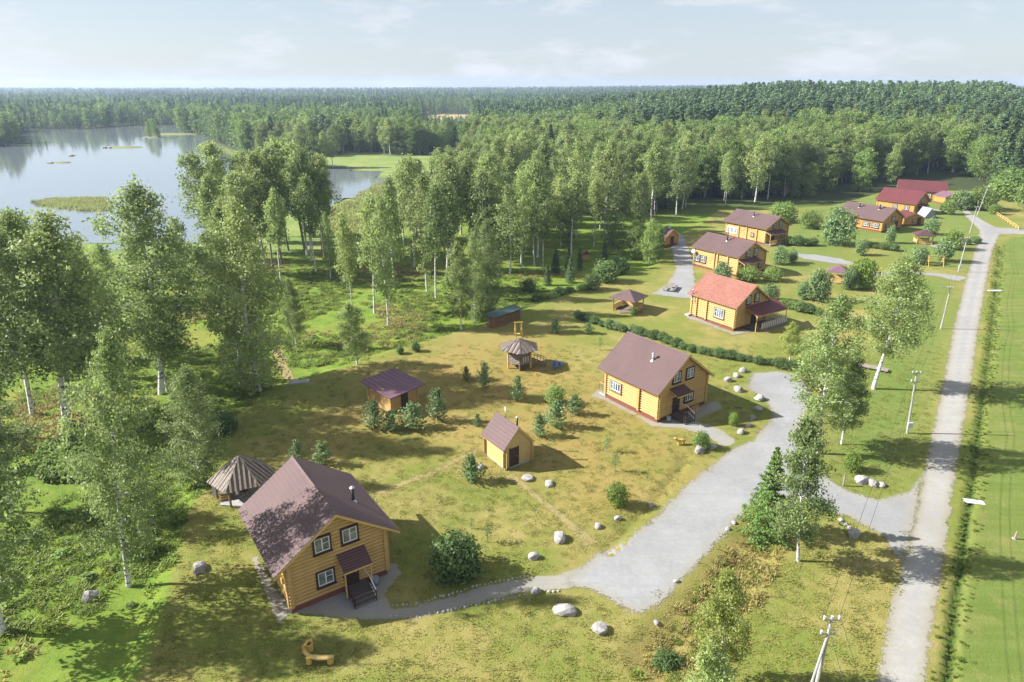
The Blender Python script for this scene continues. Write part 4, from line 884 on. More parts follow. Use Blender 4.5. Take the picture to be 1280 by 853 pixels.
def conifer(name, seed, h, R, n, leaf_, mat, bk, cb=.04, power=.9, droop=.35, whorl=None, jag=.25):
    rs = np.random.RandomState(seed); m = MB().tube([(0, 0, 0), (.01 * h, 0, h * .5), (.015 * h, .01 * h, h * .98)], [h * .011 + .03, h * .007 + .02, .012], 6, False)
    nb = whorl or int(h / .42) * 6; P, O, T = [], [], []
    per = max(2, n // nb)
    for k in range(nb):
        f = cb + (1 - cb) * (k + rs.rand()) / nb; a = k * 2.399 + rs.uniform(-.3, .3); L = R * (1 - (f - cb) / (1 - cb)) ** power * rs.uniform(1 - jag, 1 + jag) + .05 * R; d = np.array([math.cos(a), math.sin(a), 0])
        e = np.array([-d[1], d[0], 0]); s = rs.uniform(.1, 1, per) ** .7
        zz = -droop * L * s + .25 * L * s * s
        p = np.array([.01 * h * f, 0, h * f])[None] + d * (L * s)[:, None] + e * (rs.normal(0, .16, per) * L * (1.1 - .6 * s))[:, None]; p[:, 2] += zz + rs.normal(0, leaf_ * .25, per)
        P.append(p); O.append(np.repeat((d * .6 + np.array([0, 0, .5]))[None], per, 0)); T.append(np.full(per, np.clip(.2 + .6 * rs.rand(), 0, 1)))
    P = np.concatenate(P); P[:, 2] = np.maximum(P[:, 2], .08)
    V, tt = leaves(P, np.concatenate(O), leaf_, rs, .5, .5, .55, np.concatenate(T))
    return m.mesh(name + '_trunk', M[bk], True), leaf_obj(name + '_crown', V, tt, mat)
def pine(name, seed, h, R, n, leaf_, cb=.5):
    rs = np.random.RandomState(seed); m = MB().tube([(0, 0, 0), (.008 * h, 0, h * .5), (.0, .012 * h, h * .97)], [h * .011 + .03, h * .008, .03], 6, False); P, O, T = [], [], []
    nc_ = 26; per = n // nc_
    for k in range(nc_):
        q = (k + .5) / nc_; f = cb + (1 - cb) * q; a = k * 2.4; L = R * (1 - q * q) ** .5 * rs.uniform(.35, 1.0) + .15; c_ = np.array([L * math.cos(a), L * math.sin(a), h * f])
        m.tube([(0, 0, h * (f - .03)), tuple(c_)], [.06, .02], 4, False)
        g_ = rs.normal(0, 1, (per, 3)); g_ /= np.linalg.norm(g_, axis=1)[:, None]; rr = rs.uniform(.3, 1, per)[:, None] ** .5
        P.append(c_ + g_ * rr * np.array([1, 1, .5]) * R * .42); O.append(g_ + np.array([0, 0, .3])); T.append(np.full(per, rs.uniform(.2, .8)))
    V, tt = leaves(np.concatenate(P), np.concatenate(O), leaf_, rs, .55, .4, .5, np.concatenate(T))
    return m.mesh(name + '_trunk', M['brown_bark'], True), leaf_obj(name + '_crown', V, tt, 'pine_needle')
def shrub(name, seed, h, R, n, leaf_, mat, lumps=16, stems=5, fill=.55):
    rs = np.random.RandomState(seed); m = MB(); P, O, T = [], [], []
    for k in range(stems):
        a = k * 6.28 / stems; m.tube([(0, 0, 0), (R * .3 * math.cos(a), R * .3 * math.sin(a), h * .45), (R * .55 * math.cos(a), R * .55 * math.sin(a), h * .75)], [.05, .035, .012], 5, False)
    per = n // lumps
    for k in range(lumps):
        z = (k + .5) / lumps; a = k * 2.4 + rs.uniform(-.3, .3); rr = math.sqrt(max(.02, 1 - (2 * z - .85) ** 2 / 1.35)); c_ = np.array([R * fill * rr * math.cos(a), R * fill * rr * math.sin(a), h * (.18 + .62 * z)])
        g_ = rs.normal(0, 1, (per, 3)); g_ /= np.linalg.norm(g_, axis=1)[:, None]; q = rs.uniform(.25, 1, per)[:, None] ** .45; rad = np.array([R * .5, R * .5, h * .26]) * rs.uniform(.75, 1.15)
        P.append(c_ + g_ * q * rad); O.append(g_ + c_ / (R + h) * .8); P[-1] = c_ + (P[-1] - c_) * (1 + .55 * rs.rand(per, 1) ** 5); T.append(np.full(per, rs.uniform(.25, .8)))
    P = np.concatenate(P); P[:, 2] = np.maximum(P[:, 2], .06)
    V, tt = leaves(P, np.concatenate(O), leaf_, rs, .65, .25, .5, np.concatenate(T))
    return m.mesh(name + '_stem', M['grey_bark'], True), leaf_obj(name + '_foliage', V, tt, mat)
def plant(name, label, cat, meshes, loc, rz_, sca, group=None, parts=('trunk', 'crown')):
    o = thing(name, label, cat, loc, rz_, group, sca); link(parts[0], meshes[0], o); link(parts[1], meshes[1], o); return o

SP_ = ('stem', 'foliage')
# near prototypes, nominal heights in metres
BN = [broadleaf('birch', 11 + i, 20, 4.0, (.22, .3, .16, .26)[i], 21000, .235, 1.25, 'birch_leaf', 'birch_bark', nl=44, lean=.03) for i in range(4)]
BD = [broadleaf('birch', 31 + i, 20, 3.9, .05, 24000, .24, 1.6, 'birch_leaf', 'birch_bark', ((0, .62), (.2, .95), (.4, 1), (.7, .7), (.9, .3), (1, .06)), nl=52) for i in range(2)]
BS = [broadleaf('birch', 41 + i, 12, 2.7, .2, 17000, .19, .8, 'birch_leaf', 'birch_bark', nl=36, r0=.13) for i in range(3)]
BF = broadleaf('birch', 51, 20, 3.6, .3, 24000, .24, 1.2, 'birch_leaf', 'birch_bark', nl=34, forks=2, lean=.07)
# grove prototypes
BG = [broadleaf('birch', 61 + i, 20, (3.9, 3.4, 4.3, 3.7, 3.2, 4.0)[i], (.34, .44, .28, .4, .48, .22)[i], 6000, .42, 1.2, 'birch_leaf', 'birch_bark', nl=34, lean=.03) for i in range(6)]
AS = [broadleaf('aspen', 71 + i, 20, (3.0, 3.4, 2.7)[i], .33, 6800, .38, 1.0, 'birch_leaf', 'grey_bark', ((0, .5), (.25, .95), (.55, 1), (.85, .62), (1, .12)), nl=34) for i in range(3)]
DT = [broadleaf('leafy', 81 + i, 15, (4.2, 4.8, 3.8)[i], (.06, .12, .04)[i], 6200, .44, .8, ('green_leaf', 'green_leaf', 'birch_leaf')[i], 'grey_bark', ((0, .7), (.25, 1), (.55, .95), (.82, .62), (1, .12)), nl=38) for i in range(3)]
SPR = [conifer('spruce', 91 + i, 20, (3.6, 3.1)[i], 5600, .62, 'spruce_needle', 'brown_bark', .06) for i in range(2)]
PIN = [pine('pine', 101 + i, 20, (2.1, 2.4, 1.9)[i], 3600, .5, (.5, .42, .55)[i]) for i in range(3)]

tree_no = [0]
def tree(kind, px, py, ty, meshes, label, rz_=None, wide=1.0, group=None, nom=20.0, h=None, cat='tree', tilt=0.0):
    x, y, z = spot(px, py); hh = h or tall(px, py, ty); tree_no[0] += 1
    s = hh / nom; rz_ = tree_no[0] * 1.3 if rz_ is None else rz_
    o = plant(kind, label, cat, meshes, (x, y, z - .12), rz_, (s * wide, s * wide, s), group)
    if tilt: o.rotation_euler = (Matrix.Rotation(math.radians(tilt), 3, 'Y') @ Matrix.Rotation(rz_, 3, 'Z')).to_euler()
    return o
# large trees of the left foreground
tree('birch_tree', 84, 527, 238, BF, 'broad twin trunk birch at the far left edge of the meadow', 1.0, 1.15, tilt=9)
tree('birch_tree', 4, 545, 252, BN[0], 'large birch at the left margin beside the twin trunk birch', 3.0, 1.05, tilt=9)
tree('birch_tree', 40, 515, 255, BN[1], 'birch behind the broad twin trunk birch at the left edge', 2.2, 1.0, tilt=9)
tree('birch_tree', 200, 490, 216, BN[0], 'tall spreading birch in front of the lake, left of the dense weeping birch', .4, 1.15, tilt=4)
tree('birch_tree', 210, 485, 330, BS[1], 'slim white birch stem beside the foot of the tall spreading birch', 1.9, .7, None, 12)
tree('birch_tree', 160, 725, 392, BN[2], 'slender birch with bare white stem at the lawn edge left of the nearest cabin', 5.0, .72, tilt=8)
tree('birch_tree', 325, 484, 236, BD[0], 'dense dark weeping birch leafy to the ground by the meadow path', 2.6, 1.0)
tree('birch_tree', 300, 470, 250, BN[3], 'birch standing behind the dense weeping birch at the path', 4.4, 1.0)
tree('birch_tree', 247, 604, 452, BD[1], 'leafy young birch near the plank pavilion', 3.0, 1.15, tilt=5)
tree('birch_tree', 2, 790, 500, BS[0], 'birch filling the lower left corner', .9, 1.0, None, 12)
tree('birch_tree', 14, 640, 470, BS[1], 'young birch beside the weed patch at the left margin', .2, 1.0, None, 12)
tree('leafy_tree', 130, 470, 330, DT[1], 'dark leafy tree between the two large birches on the left', 0, .75, None, 15)
tree('leafy_tree', 66, 440, 256, DT[0], 'dark green tree rising behind the twin trunk birch', 2, .7, None, 15)
tree('leafy_tree', 192, 665, 590, DT[1], 'low dark leafy sapling beside the slender birch stem', 1, .9, None, 15)
tree('leafy_tree', 232, 352, 268, DT[2], 'leafy tree on the lake shore left of the tall slender stand', 1.4, .8, None, 15)
tree('leafy_tree', 138, 372, 300, DT[0], 'leafy tree by the shore between the tall birches', 3.4, .8, None, 15)
tree('leafy_tree', 10, 372, 282, DT[2], 'leafy shore tree at the left margin behind the birches', 5.4, .9, None, 15)
for i_, (a, b, c_, lb) in enumerate([(205, 350, 305, 'low leafy shore tree just left of the slender stand'), (172, 356, 312, 'low leafy shore tree below the tall spreading birch crown'), (258, 345, 300, 'low leafy tree at the foot of the slender stand'), (100, 350, 292, 'leafy shore tree seen between the left birch crowns'), (50, 345, 285, 'leafy shore tree behind the reed bed corner'), (-20, 350, 285, 'leafy shore tree cut by the left margin')]): tree('leafy_tree', a, b, c_, DT[i_ % 3], lb, i_, 1.0, None, 15)
# single trees of the meadow
ml = [(352, 353, 232, .7, 'first'), (395, 338, 215, .7, 'second'), (414, 347, 262, .6, 'third'), (442, 408, 262, .55, 'fourth'), (469, 388, 238, .75, 'fifth'), (484, 405, 240, .6, 'sixth'), (492, 358, 228, .7, 'seventh'), (517, 333, 190, .8, 'eighth'),
      (534, 361, 210, .75, 'ninth'), (546, 371, 225, .7, 'tenth')]
for i, (a, b, c_, w_, nn_) in enumerate(ml): tree('birch_tree', a, b, c_, BG[(i * 2 + 1) % 6], 'thin white stemmed birch in the sunny meadow, %s from the lake side' % nn_, None, w_, 'thin birches in the meadow')
tree('birch_tree', 577, 412, 300, BS[0], 'leaning birch in front of the firewood store', 1.2, .8, None, 12); tree('birch_tree', 612, 392, 268, BD[0], 'weeping birch with long hanging twigs beside the firewood store', .3, .85); tree('birch_tree', 595, 398, 285, BD[1], 'weeping birch between the leaning birch and the firewood store', 4.1, .8)
tree('birch_tree', 446, 456, 378, BS[2], 'small leaning birch at the edge of lawn and meadow', 2.0, 1.15, None, 12)
tree('leafy_tree', 371, 430, 342, BS[1], 'small slim green tree alone in the meadow', 2.0, .72, None, 12)
# trees by the driveway and the lane
tree('birch_tree', 997, 700, 522, BS[2], 'leafy birch with white foot beside the bright spruce at the driveway', .6, .85, None, 12, tilt=-4)
tree('birch_tree', 1022, 566, 362, BN[0], 'tall birch leaning over the end of the gravel yard', 3.3, 1.0, tilt=-2)
tree('birch_tree', 1053, 556, 440, BS[1], 'slim birch beside the tall leaning birch on the verge', 1.0, .8, None, 12)
tree('birch_tree', 1094, 487, 318, BN[1], 'tall birch with white foot on the verge by the white ramp', 5.3, 1.2)
BY = [BS[0][0], BS[0][1].copy()]; BY[1].materials[0] = M['birch_bright']
tree('birch_tree', 903, 852, 705, BY, 'bushy pale birch at the lower edge in the dry bank grass', 2.5, .82, None, 12, tilt=-4)
tree('birch_tree', 880, 960, 885, BS[1], 'birch just below the frame casting shade on the lower lawn', .5, .9, None, 12, h=9)
tree('birch_tree', 987, 452, 402, BY, 'small light green tree in front of the red roofed cabin hedge', .5, 1.25, None, 12)
sp = conifer('spruce', 95, 9, 2.35, 19000, .19, 'spruce_bright', 'brown_bark', .02, 1.0, .35)
tree('spruce_tree', 955, 666, 552, sp, 'bright green young spruce at the driveway bend', .3, 1.05, None, 9)
# groups: scattered inside outlines on the ground
def scatter(P, n, dmin, seed, avoid=()):
    r = random.Random(seed); out = []; x0, y0 = P.min(0); x1, y1 = P.max(0); tries = 0
    while len(out) < n and tries < 40000:
        tries += 1; x, y = r.uniform(x0, x1), r.uniform(y0, y1)
        if float(sdist(P, np.array([x]), np.array([y]))[0]) > 0: continue
        if any((x - a) ** 2 + (y - b) ** 2 < dmin * dmin for a, b in out) or any(float(sdist(q, np.array([x]), np.array([y]))[0]) < 1.5 for q in avoid): continue
        out.append((x, y))
    return sorted(out, key=lambda p: p[1])
ORD = 'first second third fourth fifth sixth seventh eighth ninth tenth eleventh twelfth thirteenth fourteenth fifteenth sixteenth seventeenth eighteenth nineteenth twentieth'.split()
ORD += ['twenty-' + w for w in ORD[:9]] + ['thirtieth'] + ['thirty-' + w for w in ORD[:9]]
def grove(name, cat, label, group, P, n, dmin, seed, protos, hr_, nom, wide=(.85, 1.15), avoid=()):
    r = random.Random(seed + 5); spots = scatter(P, n, dmin, seed, avoid); rank = {p: k for k, p in enumerate(sorted(spots, key=lambda p: p[0] / p[1]))}
    for x, y in spots:
        h = r.uniform(*hr_); w_ = r.uniform(*wide); plant(name, label + (', %s counted from the left' % ORD[rank[(x, y)]] if len(spots) <= 30 else ''), cat, protos[r.randrange(len(protos))], (x, y, gz(x, y) - .1), r.uniform(0, 6.28), (h / nom * w_, h / nom * w_, h / nom), group)
grove('aspen_tree', 'tree', 'tall slender tree in the dense stand before the lake', 'tall slender trees before the lake', poly([(262, 345), (300, 352), (345, 338), (412, 322), (412, 300), (330, 292), (262, 305)]), 26, 2.5, 3, AS + [BG[4]], (20, 25), 20, (.75, 1.0))
TRACK = strip([(845, 290), (852, 318), (856, 335), (852, 356), (842, 372)], 8)
GR = poly([(440, 325), (470, 330), (520, 322), (560, 345), (640, 348), (690, 335), (745, 312), (800, 292), (850, 272), (890, 254), (985, 252), (1000, 226), (850, 222), (720, 224), (620, 240), (575, 250), (540, 285), (490, 305)])
grove('birch_tree', 'tree', 'white stemmed birch in the long grove between meadow and cabins', 'birches of the long grove', GR, 165, 3.8, 7, BG + [BG[2], BG[5]], (14.5, 22.5), 20, (.8, 1.15), (TRACK,))
grove('leafy_tree', 'tree', 'leafy green tree among the birches of the long grove', 'leafy trees in the long grove', GR, 24, 6.0, 17, DT + [AS[1]], (8, 14), 15, (.7, .9), (TRACK,))
grove('spruce_tree', 'tree', 'dark spruce among the birches of the long grove', 'spruces in the long grove', GR, 9, 12.0, 27, SPR, (10, 17), 20, (.7, .9), (TRACK,))
grove('leafy_tree', 'tree', 'bushy leafy tree of the forest edge behind the far houses', 'leafy trees of the forest edge', poly([(985, 256), (1050, 250), (1110, 232), (1130, 221), (1190, 221), (1215, 236), (1250, 240), (1300, 245), (1420, 260), (1420, 200), (1280, 196), (1100, 198), (985, 216)]), 66, 5.0, 37, DT, (11, 18), 15, (.8, 1.1))
grove('spruce_tree', 'tree', 'tall dark spruce at the right margin behind the lane end', 'dark spruces at the right margin', poly([(1235, 232), (1262, 238), (1310, 240), (1440, 250), (1440, 215), (1310, 208), (1240, 210)]), 17, 4.5, 47, SPR, (23, 28), 20, (.9, 1.15))
grove('leafy_tree', 'tree', 'leafy willow in the clump beside the sauna hut', 'willows beside the sauna hut', poly([(765, 330), (800, 338), (832, 322), (828, 300), (795, 302), (768, 312)]), 8, 2.6, 57, [DT[0], DT[2], DT[1]], (6.5, 10), 15, (.8, 1.0))
grove('leafy_tree', 'tree', 'dark leafy tree on the wooded lake headland', 'trees on the lake headland', poly([(-60, 183), (22, 182), (34, 177), (14, 171), (-60, 171)]), 16, 5.0, 77, [DT[1], DT[0], DT[2]], (16, 21), 15, (.75, 1.0))
grove('spruce_tree', 'tree', 'young dark conifer at the inner edge of the grove', 'young conifers by the grove', poly([(665, 355), (720, 352), (770, 345), (760, 328), (690, 335)]), 7, 3.0, 67, SPR, (4, 7), 20, (1.0, 1.4))

# ---- bushes
SH = [shrub('shrub', 1, 2, 1.4, 4200, .17, 'dark_leaf', 18), shrub('shrub', 2, 2, 1.3, 3200, .16, 'green_leaf', 14), shrub('shrub', 3, 2, 1.3, 3200, .16, 'bright_leaf', 16), shrub('shrub', 4, 2, 1.3, 2600, .2, 'dark_leaf', 10)]
JU = [conifer('juniper', 5 + i, 2.4, .95, 2900, .17, 'juniper_leaf', 'brown_bark', .0, .55, -.3, 80, .6) for i in range(3)]
JD = [shrub('juniper', 8, 2, 1.2, 3600, .15, 'juniper_leaf', 14), shrub('juniper', 9, 2, 1.1, 3400, .15, 'juniper_leaf', 9)]
def bush(px, py, wpx, hpx, meshes, label, nom=(1.4, 2.0), group=None, name='round_bush', cat='bush'):
    """wpx, hpx: width and height as seen in the photograph"""
    x, y, z = spot(px, py); mpp = HCAM / (CP * (py - 107)); w_ = wpx * mpp / 2 / nom[0]; h = max(.3, tall(px, py, py - hpx)) / nom[1]
    return plant(name, label, cat, meshes, (x, y, z - .03), px * .7, (w_ * .95, w_ * .95, h * .95), group, SP_)
bush(571, 718, 74, 50, SH[0], 'big dense dark green round bush beside the gravel path'); bush(771, 632, 33, 30, SH[2], 'round yellow green bush near the gravel yard kerb')
bush(694, 505, 31, 25, SH[1], 'round green bush behind the row of young pines'); bush(876, 560, 26, 22, SH[1], 'small round bush between boulders at the yard mouth'); bush(916, 532, 14, 18, SH[2], 'little upright bush in the cabin shade by the yard')
J_ = (.85, 2.4); pl = 'young_pine'
for a, b, w_, h_, k, lb in [(674, 546, 20, 28, 0, 'young pine nearest the shed in the row on the lawn'), (695, 534, 26, 34, 1, 'young pine in the middle of the row on the lawn'), (718, 518, 20, 25, 2, 'young pine at the far right of the row on the lawn'),
                            (606, 484, 18, 31, 0, 'slim young pine left of the playhouse front'), (583, 476, 10, 18, 1, 'tiny pine left of the slim young pine'), (547, 526, 24, 42, 2, 'bluish young pine standing right of the mauve roofed hut'),
                            (468, 536, 26, 36, 1, 'bluish young pine at the left corner of the mauve roofed hut'), (490, 537, 22, 25, 0, 'low yellowish pine before the hut door'), (516, 535, 30, 32, 2, 'bluish young pine right of the hut door'),
                            (403, 581, 22, 30, 0, 'dark young pine behind the nearest cabin roof'), (373, 576, 18, 26, 1, 'young pine touching the ridge of the nearest cabin'), (590, 601, 26, 32, 2, 'young pine with a stone left of the yellow shed'),
                            (694, 417, 12, 18, 1, 'tiny young pine on the lawn near the grove'), (735, 417, 13, 14, 0, 'small young pine beside the hedge start'), (597, 533, 10, 16, 2, 'small dark seedling pine left of the shed roof'),
                            (647, 502, 16, 32, 1, 'thin airy sapling pine in front of the playhouse')]:
    bush(a, b, w_, h_, JU[k], lb, J_, None, pl, 'pine')
sapl = broadleaf('sapling', 121, 2.2, .55, .35, 420, .12, .15, 'green_leaf', 'grey_bark', nl=12, r0=.025)
for a, b, h_, lb in [(758, 565, 20, 'tiny round sapling on the brown lawn, farther of two'), (769, 590, 22, 'tiny round sapling on the brown lawn, nearer of two'), (609, 678, 22, 'small bright sapling above the big dark bush'), (589, 660, 12, 'low seedling on the lawn left of the bright sapling'), (750, 438, 16, 'thin sapling beside the cabin by the yard')]:
    x, y, z = spot(a, b); s = tall(a, b, b - h_) / 2.2; plant('sapling', lb, 'sapling', sapl, (x, y, z), a, (s * 1.2, s * 1.2, s))
# hedges: separate shrubs in rows
def hedge(pts, step, r, h, label, group, protos, seed):
    rr = random.Random(seed); P_ = [Vector(at(*p)) for p in pts]; carry = 0; count = 0
    for a, b in zip(P_, P_[1:]):
        L = (b - a).length; s = carry
        while s < L:
            p = a.lerp(b, s / L); k = rr.uniform(.75, 1.2); x, y = p.x + rr.uniform(-.2, .2), p.y + rr.uniform(-.2, .2)
            plant('hedge_shrub', label + ', %s from its left end' % ORD[count], 'shrub', protos[rr.randrange(len(protos))], (x, y, gz(x, y) - .03), rr.uniform(0, 6), (r / 1.4 * k, r / 1.4 * k, h / 2 * k * rr.uniform(.85, 1.15)), group, SP_); s += step; count += 1
        carry = s - L
hedge([(722, 397), (745, 405), (765, 411), (790, 415), (820, 424), (855, 436), (890, 444), (930, 451), (965, 457), (1003, 465)], 1.35, 1.05, 1.25, 'dark shrub in the long hedge behind the cabin', 'shrubs of the long hedge', [SH[3], SH[0], JD[1]], 5)
hedge([(980, 384), (1005, 390), (1033, 397)], 1.5, 1.3, 1.6, 'green shrub in the hedge by the red roofed cabin', 'shrubs of the short hedge', [SH[3], SH[1]], 6)
hedge([(986, 306), (1000, 307), (1022, 308)], 1.8, 1.6, 2.2, 'clipped hedge shrub beside the tall pale log house', 'shrubs of the clipped hedge', [SH[1], SH[3]], 8)
hedge([(1085, 309), (1105, 312), (1125, 315)], 1.8, 1.5, 1.6, 'shrub in the row before the brown roofed house', 'shrubs before the brown roofed house', [SH[1], SH[3]], 9)
hedge([(672, 374), (700, 366), (735, 362)], 2.6, 1.4, 1.4, 'low shrub along the grove edge of the lawn', 'low shrubs along the grove', [SH[3], SH[1]], 10)
for a, b, w_, h_, ms, lb in [(902, 352, 30, 26, JD[0], 'bluish pine bush at the left end of the half shaded cabin'), (935, 352, 34, 20, SH[1], 'rounded green bush right behind the red shingled roof'), (965, 351, 30, 18, SH[1], 'rounded bush between the two middle cabins'),
                            (974, 331, 22, 25, JD[0], 'bluish pine bush below the tall pale log house'), (989, 329, 20, 18, JD[1], 'second bluish bush right of the pine bush below the pale house'), (962, 375, 28, 22, JD[0], 'bluish pine bush beside the veranda roof'),
                            (1003, 374, 22, 24, JD[1], 'bluish bush left of the big pine clump'), (1021, 376, 38, 42, JD[0], 'largest bluish pine bush in the middle of the gardens'), (1076, 360, 40, 40, SH[2], 'bright green round bush in front of the dark roofed summerhouse'),
                            (1060, 362, 26, 30, JD[1], 'dark bush leaning on the bright green round bush'), (1046, 306, 50, 50, JD[0], 'broad green bush covering the end of the long brown roofed house'), (1075, 319, 22, 22, JD[1], 'small round pine below the broad green bush'),
                            (1012, 285, 34, 24, SH[1], 'large round green bush behind the clipped hedge'), (978, 277, 44, 26, SH[1], 'large domed green bush beside the tall pale house'), (1112, 304, 16, 24, JD[0], 'conical dark bush at the corner of the brown roofed house'),
                            (1163, 293, 26, 22, JD[1], 'dark round bush before the grey tent'), (1184, 268, 22, 20, SH[1], 'round grey green bush at the lane end yard'), (1190, 312, 28, 26, SH[2], 'pale green bush beside the small dark summerhouse'), (1148, 330, 28, 24, JD[0], 'bluish pine bush left of the swing'),
                            (1178, 327, 34, 30, JD[1], 'dark pine bush behind the swing'), (1218, 304, 18, 9, SH[3], 'dark reddish low bush in the lane fork'), (1208, 306, 12, 8, SH[3], 'smaller dark low bush in the lane fork'), (1260, 250, 60, 42, SH[1], 'large light green bush at the right margin by the fence'), (1225, 262, 44, 30, SH[1], 'grey green thicket bush behind the leaning pole'),
                            (1243, 268, 18, 14, SH[2], 'small yellow green bush beside the rail fence'), (1200, 262, 34, 26, JD[0], 'grey green bush at the turn of the lane'), (1290, 262, 50, 40, SH[1], 'light bush cut by the right margin'), (757, 352, 36, 28, SH[0], 'dark bush at the grove edge right of the young conifers'), (740, 362, 26, 22, SH[3], 'dark bush beside the lawn left of the summerhouse'),
                            (775, 342, 24, 24, SH[0], 'dark bush under the willow clump'), (792, 394, 12, 12, SH[2], 'small flowering bush inside the summerhouse corner'), (660, 362, 22, 18, SH[3], 'dark bush behind the firewood store'), (520, 440, 14, 12, SH[3], 'small dark bush on the meadow step'), (500, 443, 12, 10, SH[3], 'tiny dark bush on the meadow step'),
                            (280, 540, 40, 26, SH[0], 'dark bush at the foot of the lawn edge birches'), (835, 826, 40, 16, SH[3], 'dark low bush at the lower end of the dry bank'), (175, 690, 40, 30, SH[0], 'shaded dark bush behind the slender birch stem'), (1065, 588, 26, 24, SH[2], 'pale yellow green bush at the driveway mouth')]:
    bush(a, b, w_, h_, ms, lb)

# ------------------------------------------------------------------ masses: far forest, rough grass, reeds
def proto(meshes):
    out = []
    for me in meshes: out.append(bpy.data.objects.new('seed_' + me.name, me))
    return out
def masses(name, pts, rot, sca, idx, protos, label, cat, kind='stuff'):
    """one object: copies of the prototype shapes on given points"""
    me = bpy.data.meshes.new(name); me.vertices.add(len(pts)); me.vertices.foreach_set('co', np.asarray(pts, np.float32).ravel())
    for n_, a in (('rot', rot), ('sx', sca[:, 0]), ('sz', sca[:, 1]), ('pick', idx)):
        q = me.attributes.new(n_, 'FLOAT', 'POINT'); q.data.foreach_set('value', np.asarray(a, np.float32))
    o = link(name, me); ng = bpy.data.node_groups.new(name, 'GeometryNodeTree')
    ng.interface.new_socket('Geometry', in_out='INPUT', socket_type='NodeSocketGeometry'); ng.interface.new_socket('Geometry', in_out='OUTPUT', socket_type='NodeSocketGeometry')
    N = ng.nodes; L = ng.links; gi = N.new('NodeGroupInput'); go = N.new('NodeGroupOutput'); jn = N.new('GeometryNodeJoinGeometry')
    def na(s):
        x = N.new('GeometryNodeInputNamedAttribute'); x.data_type = 'FLOAT'; x.inputs['Name'].default_value = s; return x.outputs['Attribute']
    cr = N.new('ShaderNodeCombineXYZ'); L.new(na('rot'), cr.inputs[2]); er = N.new('FunctionNodeEulerToRotation'); L.new(cr.outputs[0], er.inputs[0])
    cs = N.new('ShaderNodeCombineXYZ'); sx = na('sx'); L.new(sx, cs.inputs[0]); L.new(sx, cs.inputs[1]); L.new(na('sz'), cs.inputs[2])
    pk_ = na('pick')
    for k, meshes in enumerate(protos):
        j2 = N.new('GeometryNodeJoinGeometry')
        for po in proto(meshes):
            oi = N.new('GeometryNodeObjectInfo'); oi.inputs['Object'].default_value = po; L.new(oi.outputs['Geometry'], j2.inputs[0])
        g2 = N.new('GeometryNodeGeometryToInstance'); L.new(j2.outputs[0], g2.inputs[0])
        cmp_ = N.new('FunctionNodeCompare'); cmp_.data_type = 'FLOAT'; cmp_.operation = 'EQUAL'; L.new(pk_, cmp_.inputs[0]); cmp_.inputs[1].default_value = k; cmp_.inputs['Epsilon'].default_value = .3
        ip = N.new('GeometryNodeInstanceOnPoints'); L.new(gi.outputs[0], ip.inputs['Points']); L.new(cmp_.outputs[0], ip.inputs['Selection']); L.new(g2.outputs[0], ip.inputs['Instance'])
        L.new(er.outputs[0], ip.inputs['Rotation']); L.new(cs.outputs[0], ip.inputs['Scale']); L.new(ip.outputs[0], jn.inputs[0])
    L.new(jn.outputs[0], go.inputs[0]); md_ = o.modifiers.new('copies', 'NODES'); md_.node_group = ng
    return tag(o, label, cat, kind=kind)
# far forest
rs = np.random.RandomState(99); XS, YS, Y0 = [], [], 205.0
while Y0 < 4700:
    stp = max(4.6, Y0 * .0125); n = int(2 * .98 * (Y0 + 40) / stp)
    XS.append(rs.uniform(-1, 1, n) * .98 * (Y0 + 40)); YS.append(Y0 + rs.uniform(0, stp, n)); Y0 += stp
X = np.concatenate(XS); Y = np.concatenate(YS)
VIL = poly([(840, 300), (880, 250), (985, 245), (1100, 226), (1190, 219), (1240, 232), (1500, 262), (1500, 330), (900, 330)])
keep = (sdist(LAKE, X, Y) > 5) & (sdist(MARSH, X, Y) > 2) & (sdist(TAN, X, Y) > 4) & (sdist(VIL, X, Y) > 3) & (sdist(LAWN, X, Y) > 3)
keep &= ~((Y < 330) & (X < -20) & (X / Y > -.62))
X, Y = X[keep], Y[keep]; n = len(X); s_ = X / Y
patch = np.sin(X * .011 + 2) * np.cos(Y * .008 + 1) + .7 * np.sin(X * .027 - Y * .019) + rs.normal(0, .5, n)
hillm = sstep(Y, 250, 330) * sstep(s_, .0, .3)
hill2 = sstep(Y, 320, 420) * sstep(s_, .02, .25); con = patch + 1.5 * hill2 + 1.2 * sstep(Y, 450, 900) > .95
far_ = Y > 420
FB = [broadleaf('far_birch', 201 + i, 18, 3.6, .12, 760, 1.0, 1.2, ('green_leaf', 'dark_leaf', 'dark_leaf')[i], 'birch_bark', ((0, .7), (.3, 1), (.6, .85), (.85, .5), (1, .12)), nl=20) for i in range(3)]
FS = [conifer('far_spruce', 211 + i, 20, 3.0, 560, 1.1, 'spruce_needle', 'brown_bark', .05, .9, .3, 70) for i in range(2)]; FP = [pine('far_pine', 221 + i, 20, 2.2, 420, 1.1, .4) for i in range(2)]
protos = [BG[0], BG[2], BG[5], DT[0], DT[1], SPR[0], SPR[1], PIN[0], PIN[1], PIN[2]] + FB + FS + FP
pick = np.where(far_, np.where(con, 13 + rs.randint(0, 4, n), 10 + rs.randint(0, 3, n)), np.where(con, 5 + rs.randint(0, 5, n), rs.randint(0, 5, n)))
pinehill = con & (hill2 > .5) & (rs.rand(n) < .75); pick = np.where(pinehill & ~far_, 7 + rs.randint(0, 3, n), pick); pick = np.where(pinehill & far_, 15 + rs.randint(0, 2, n), pick)
hn = np.where(pick < 3, 20, np.where(pick < 5, 15, np.where(pick < 10, 20, np.where(pick < 13, 18, 20)))); hh = rs.uniform(11.5, 20.5, n) + 3 * con - 3.5 * (1 - sstep(Y, 205, 330)) * (s_ < .3)
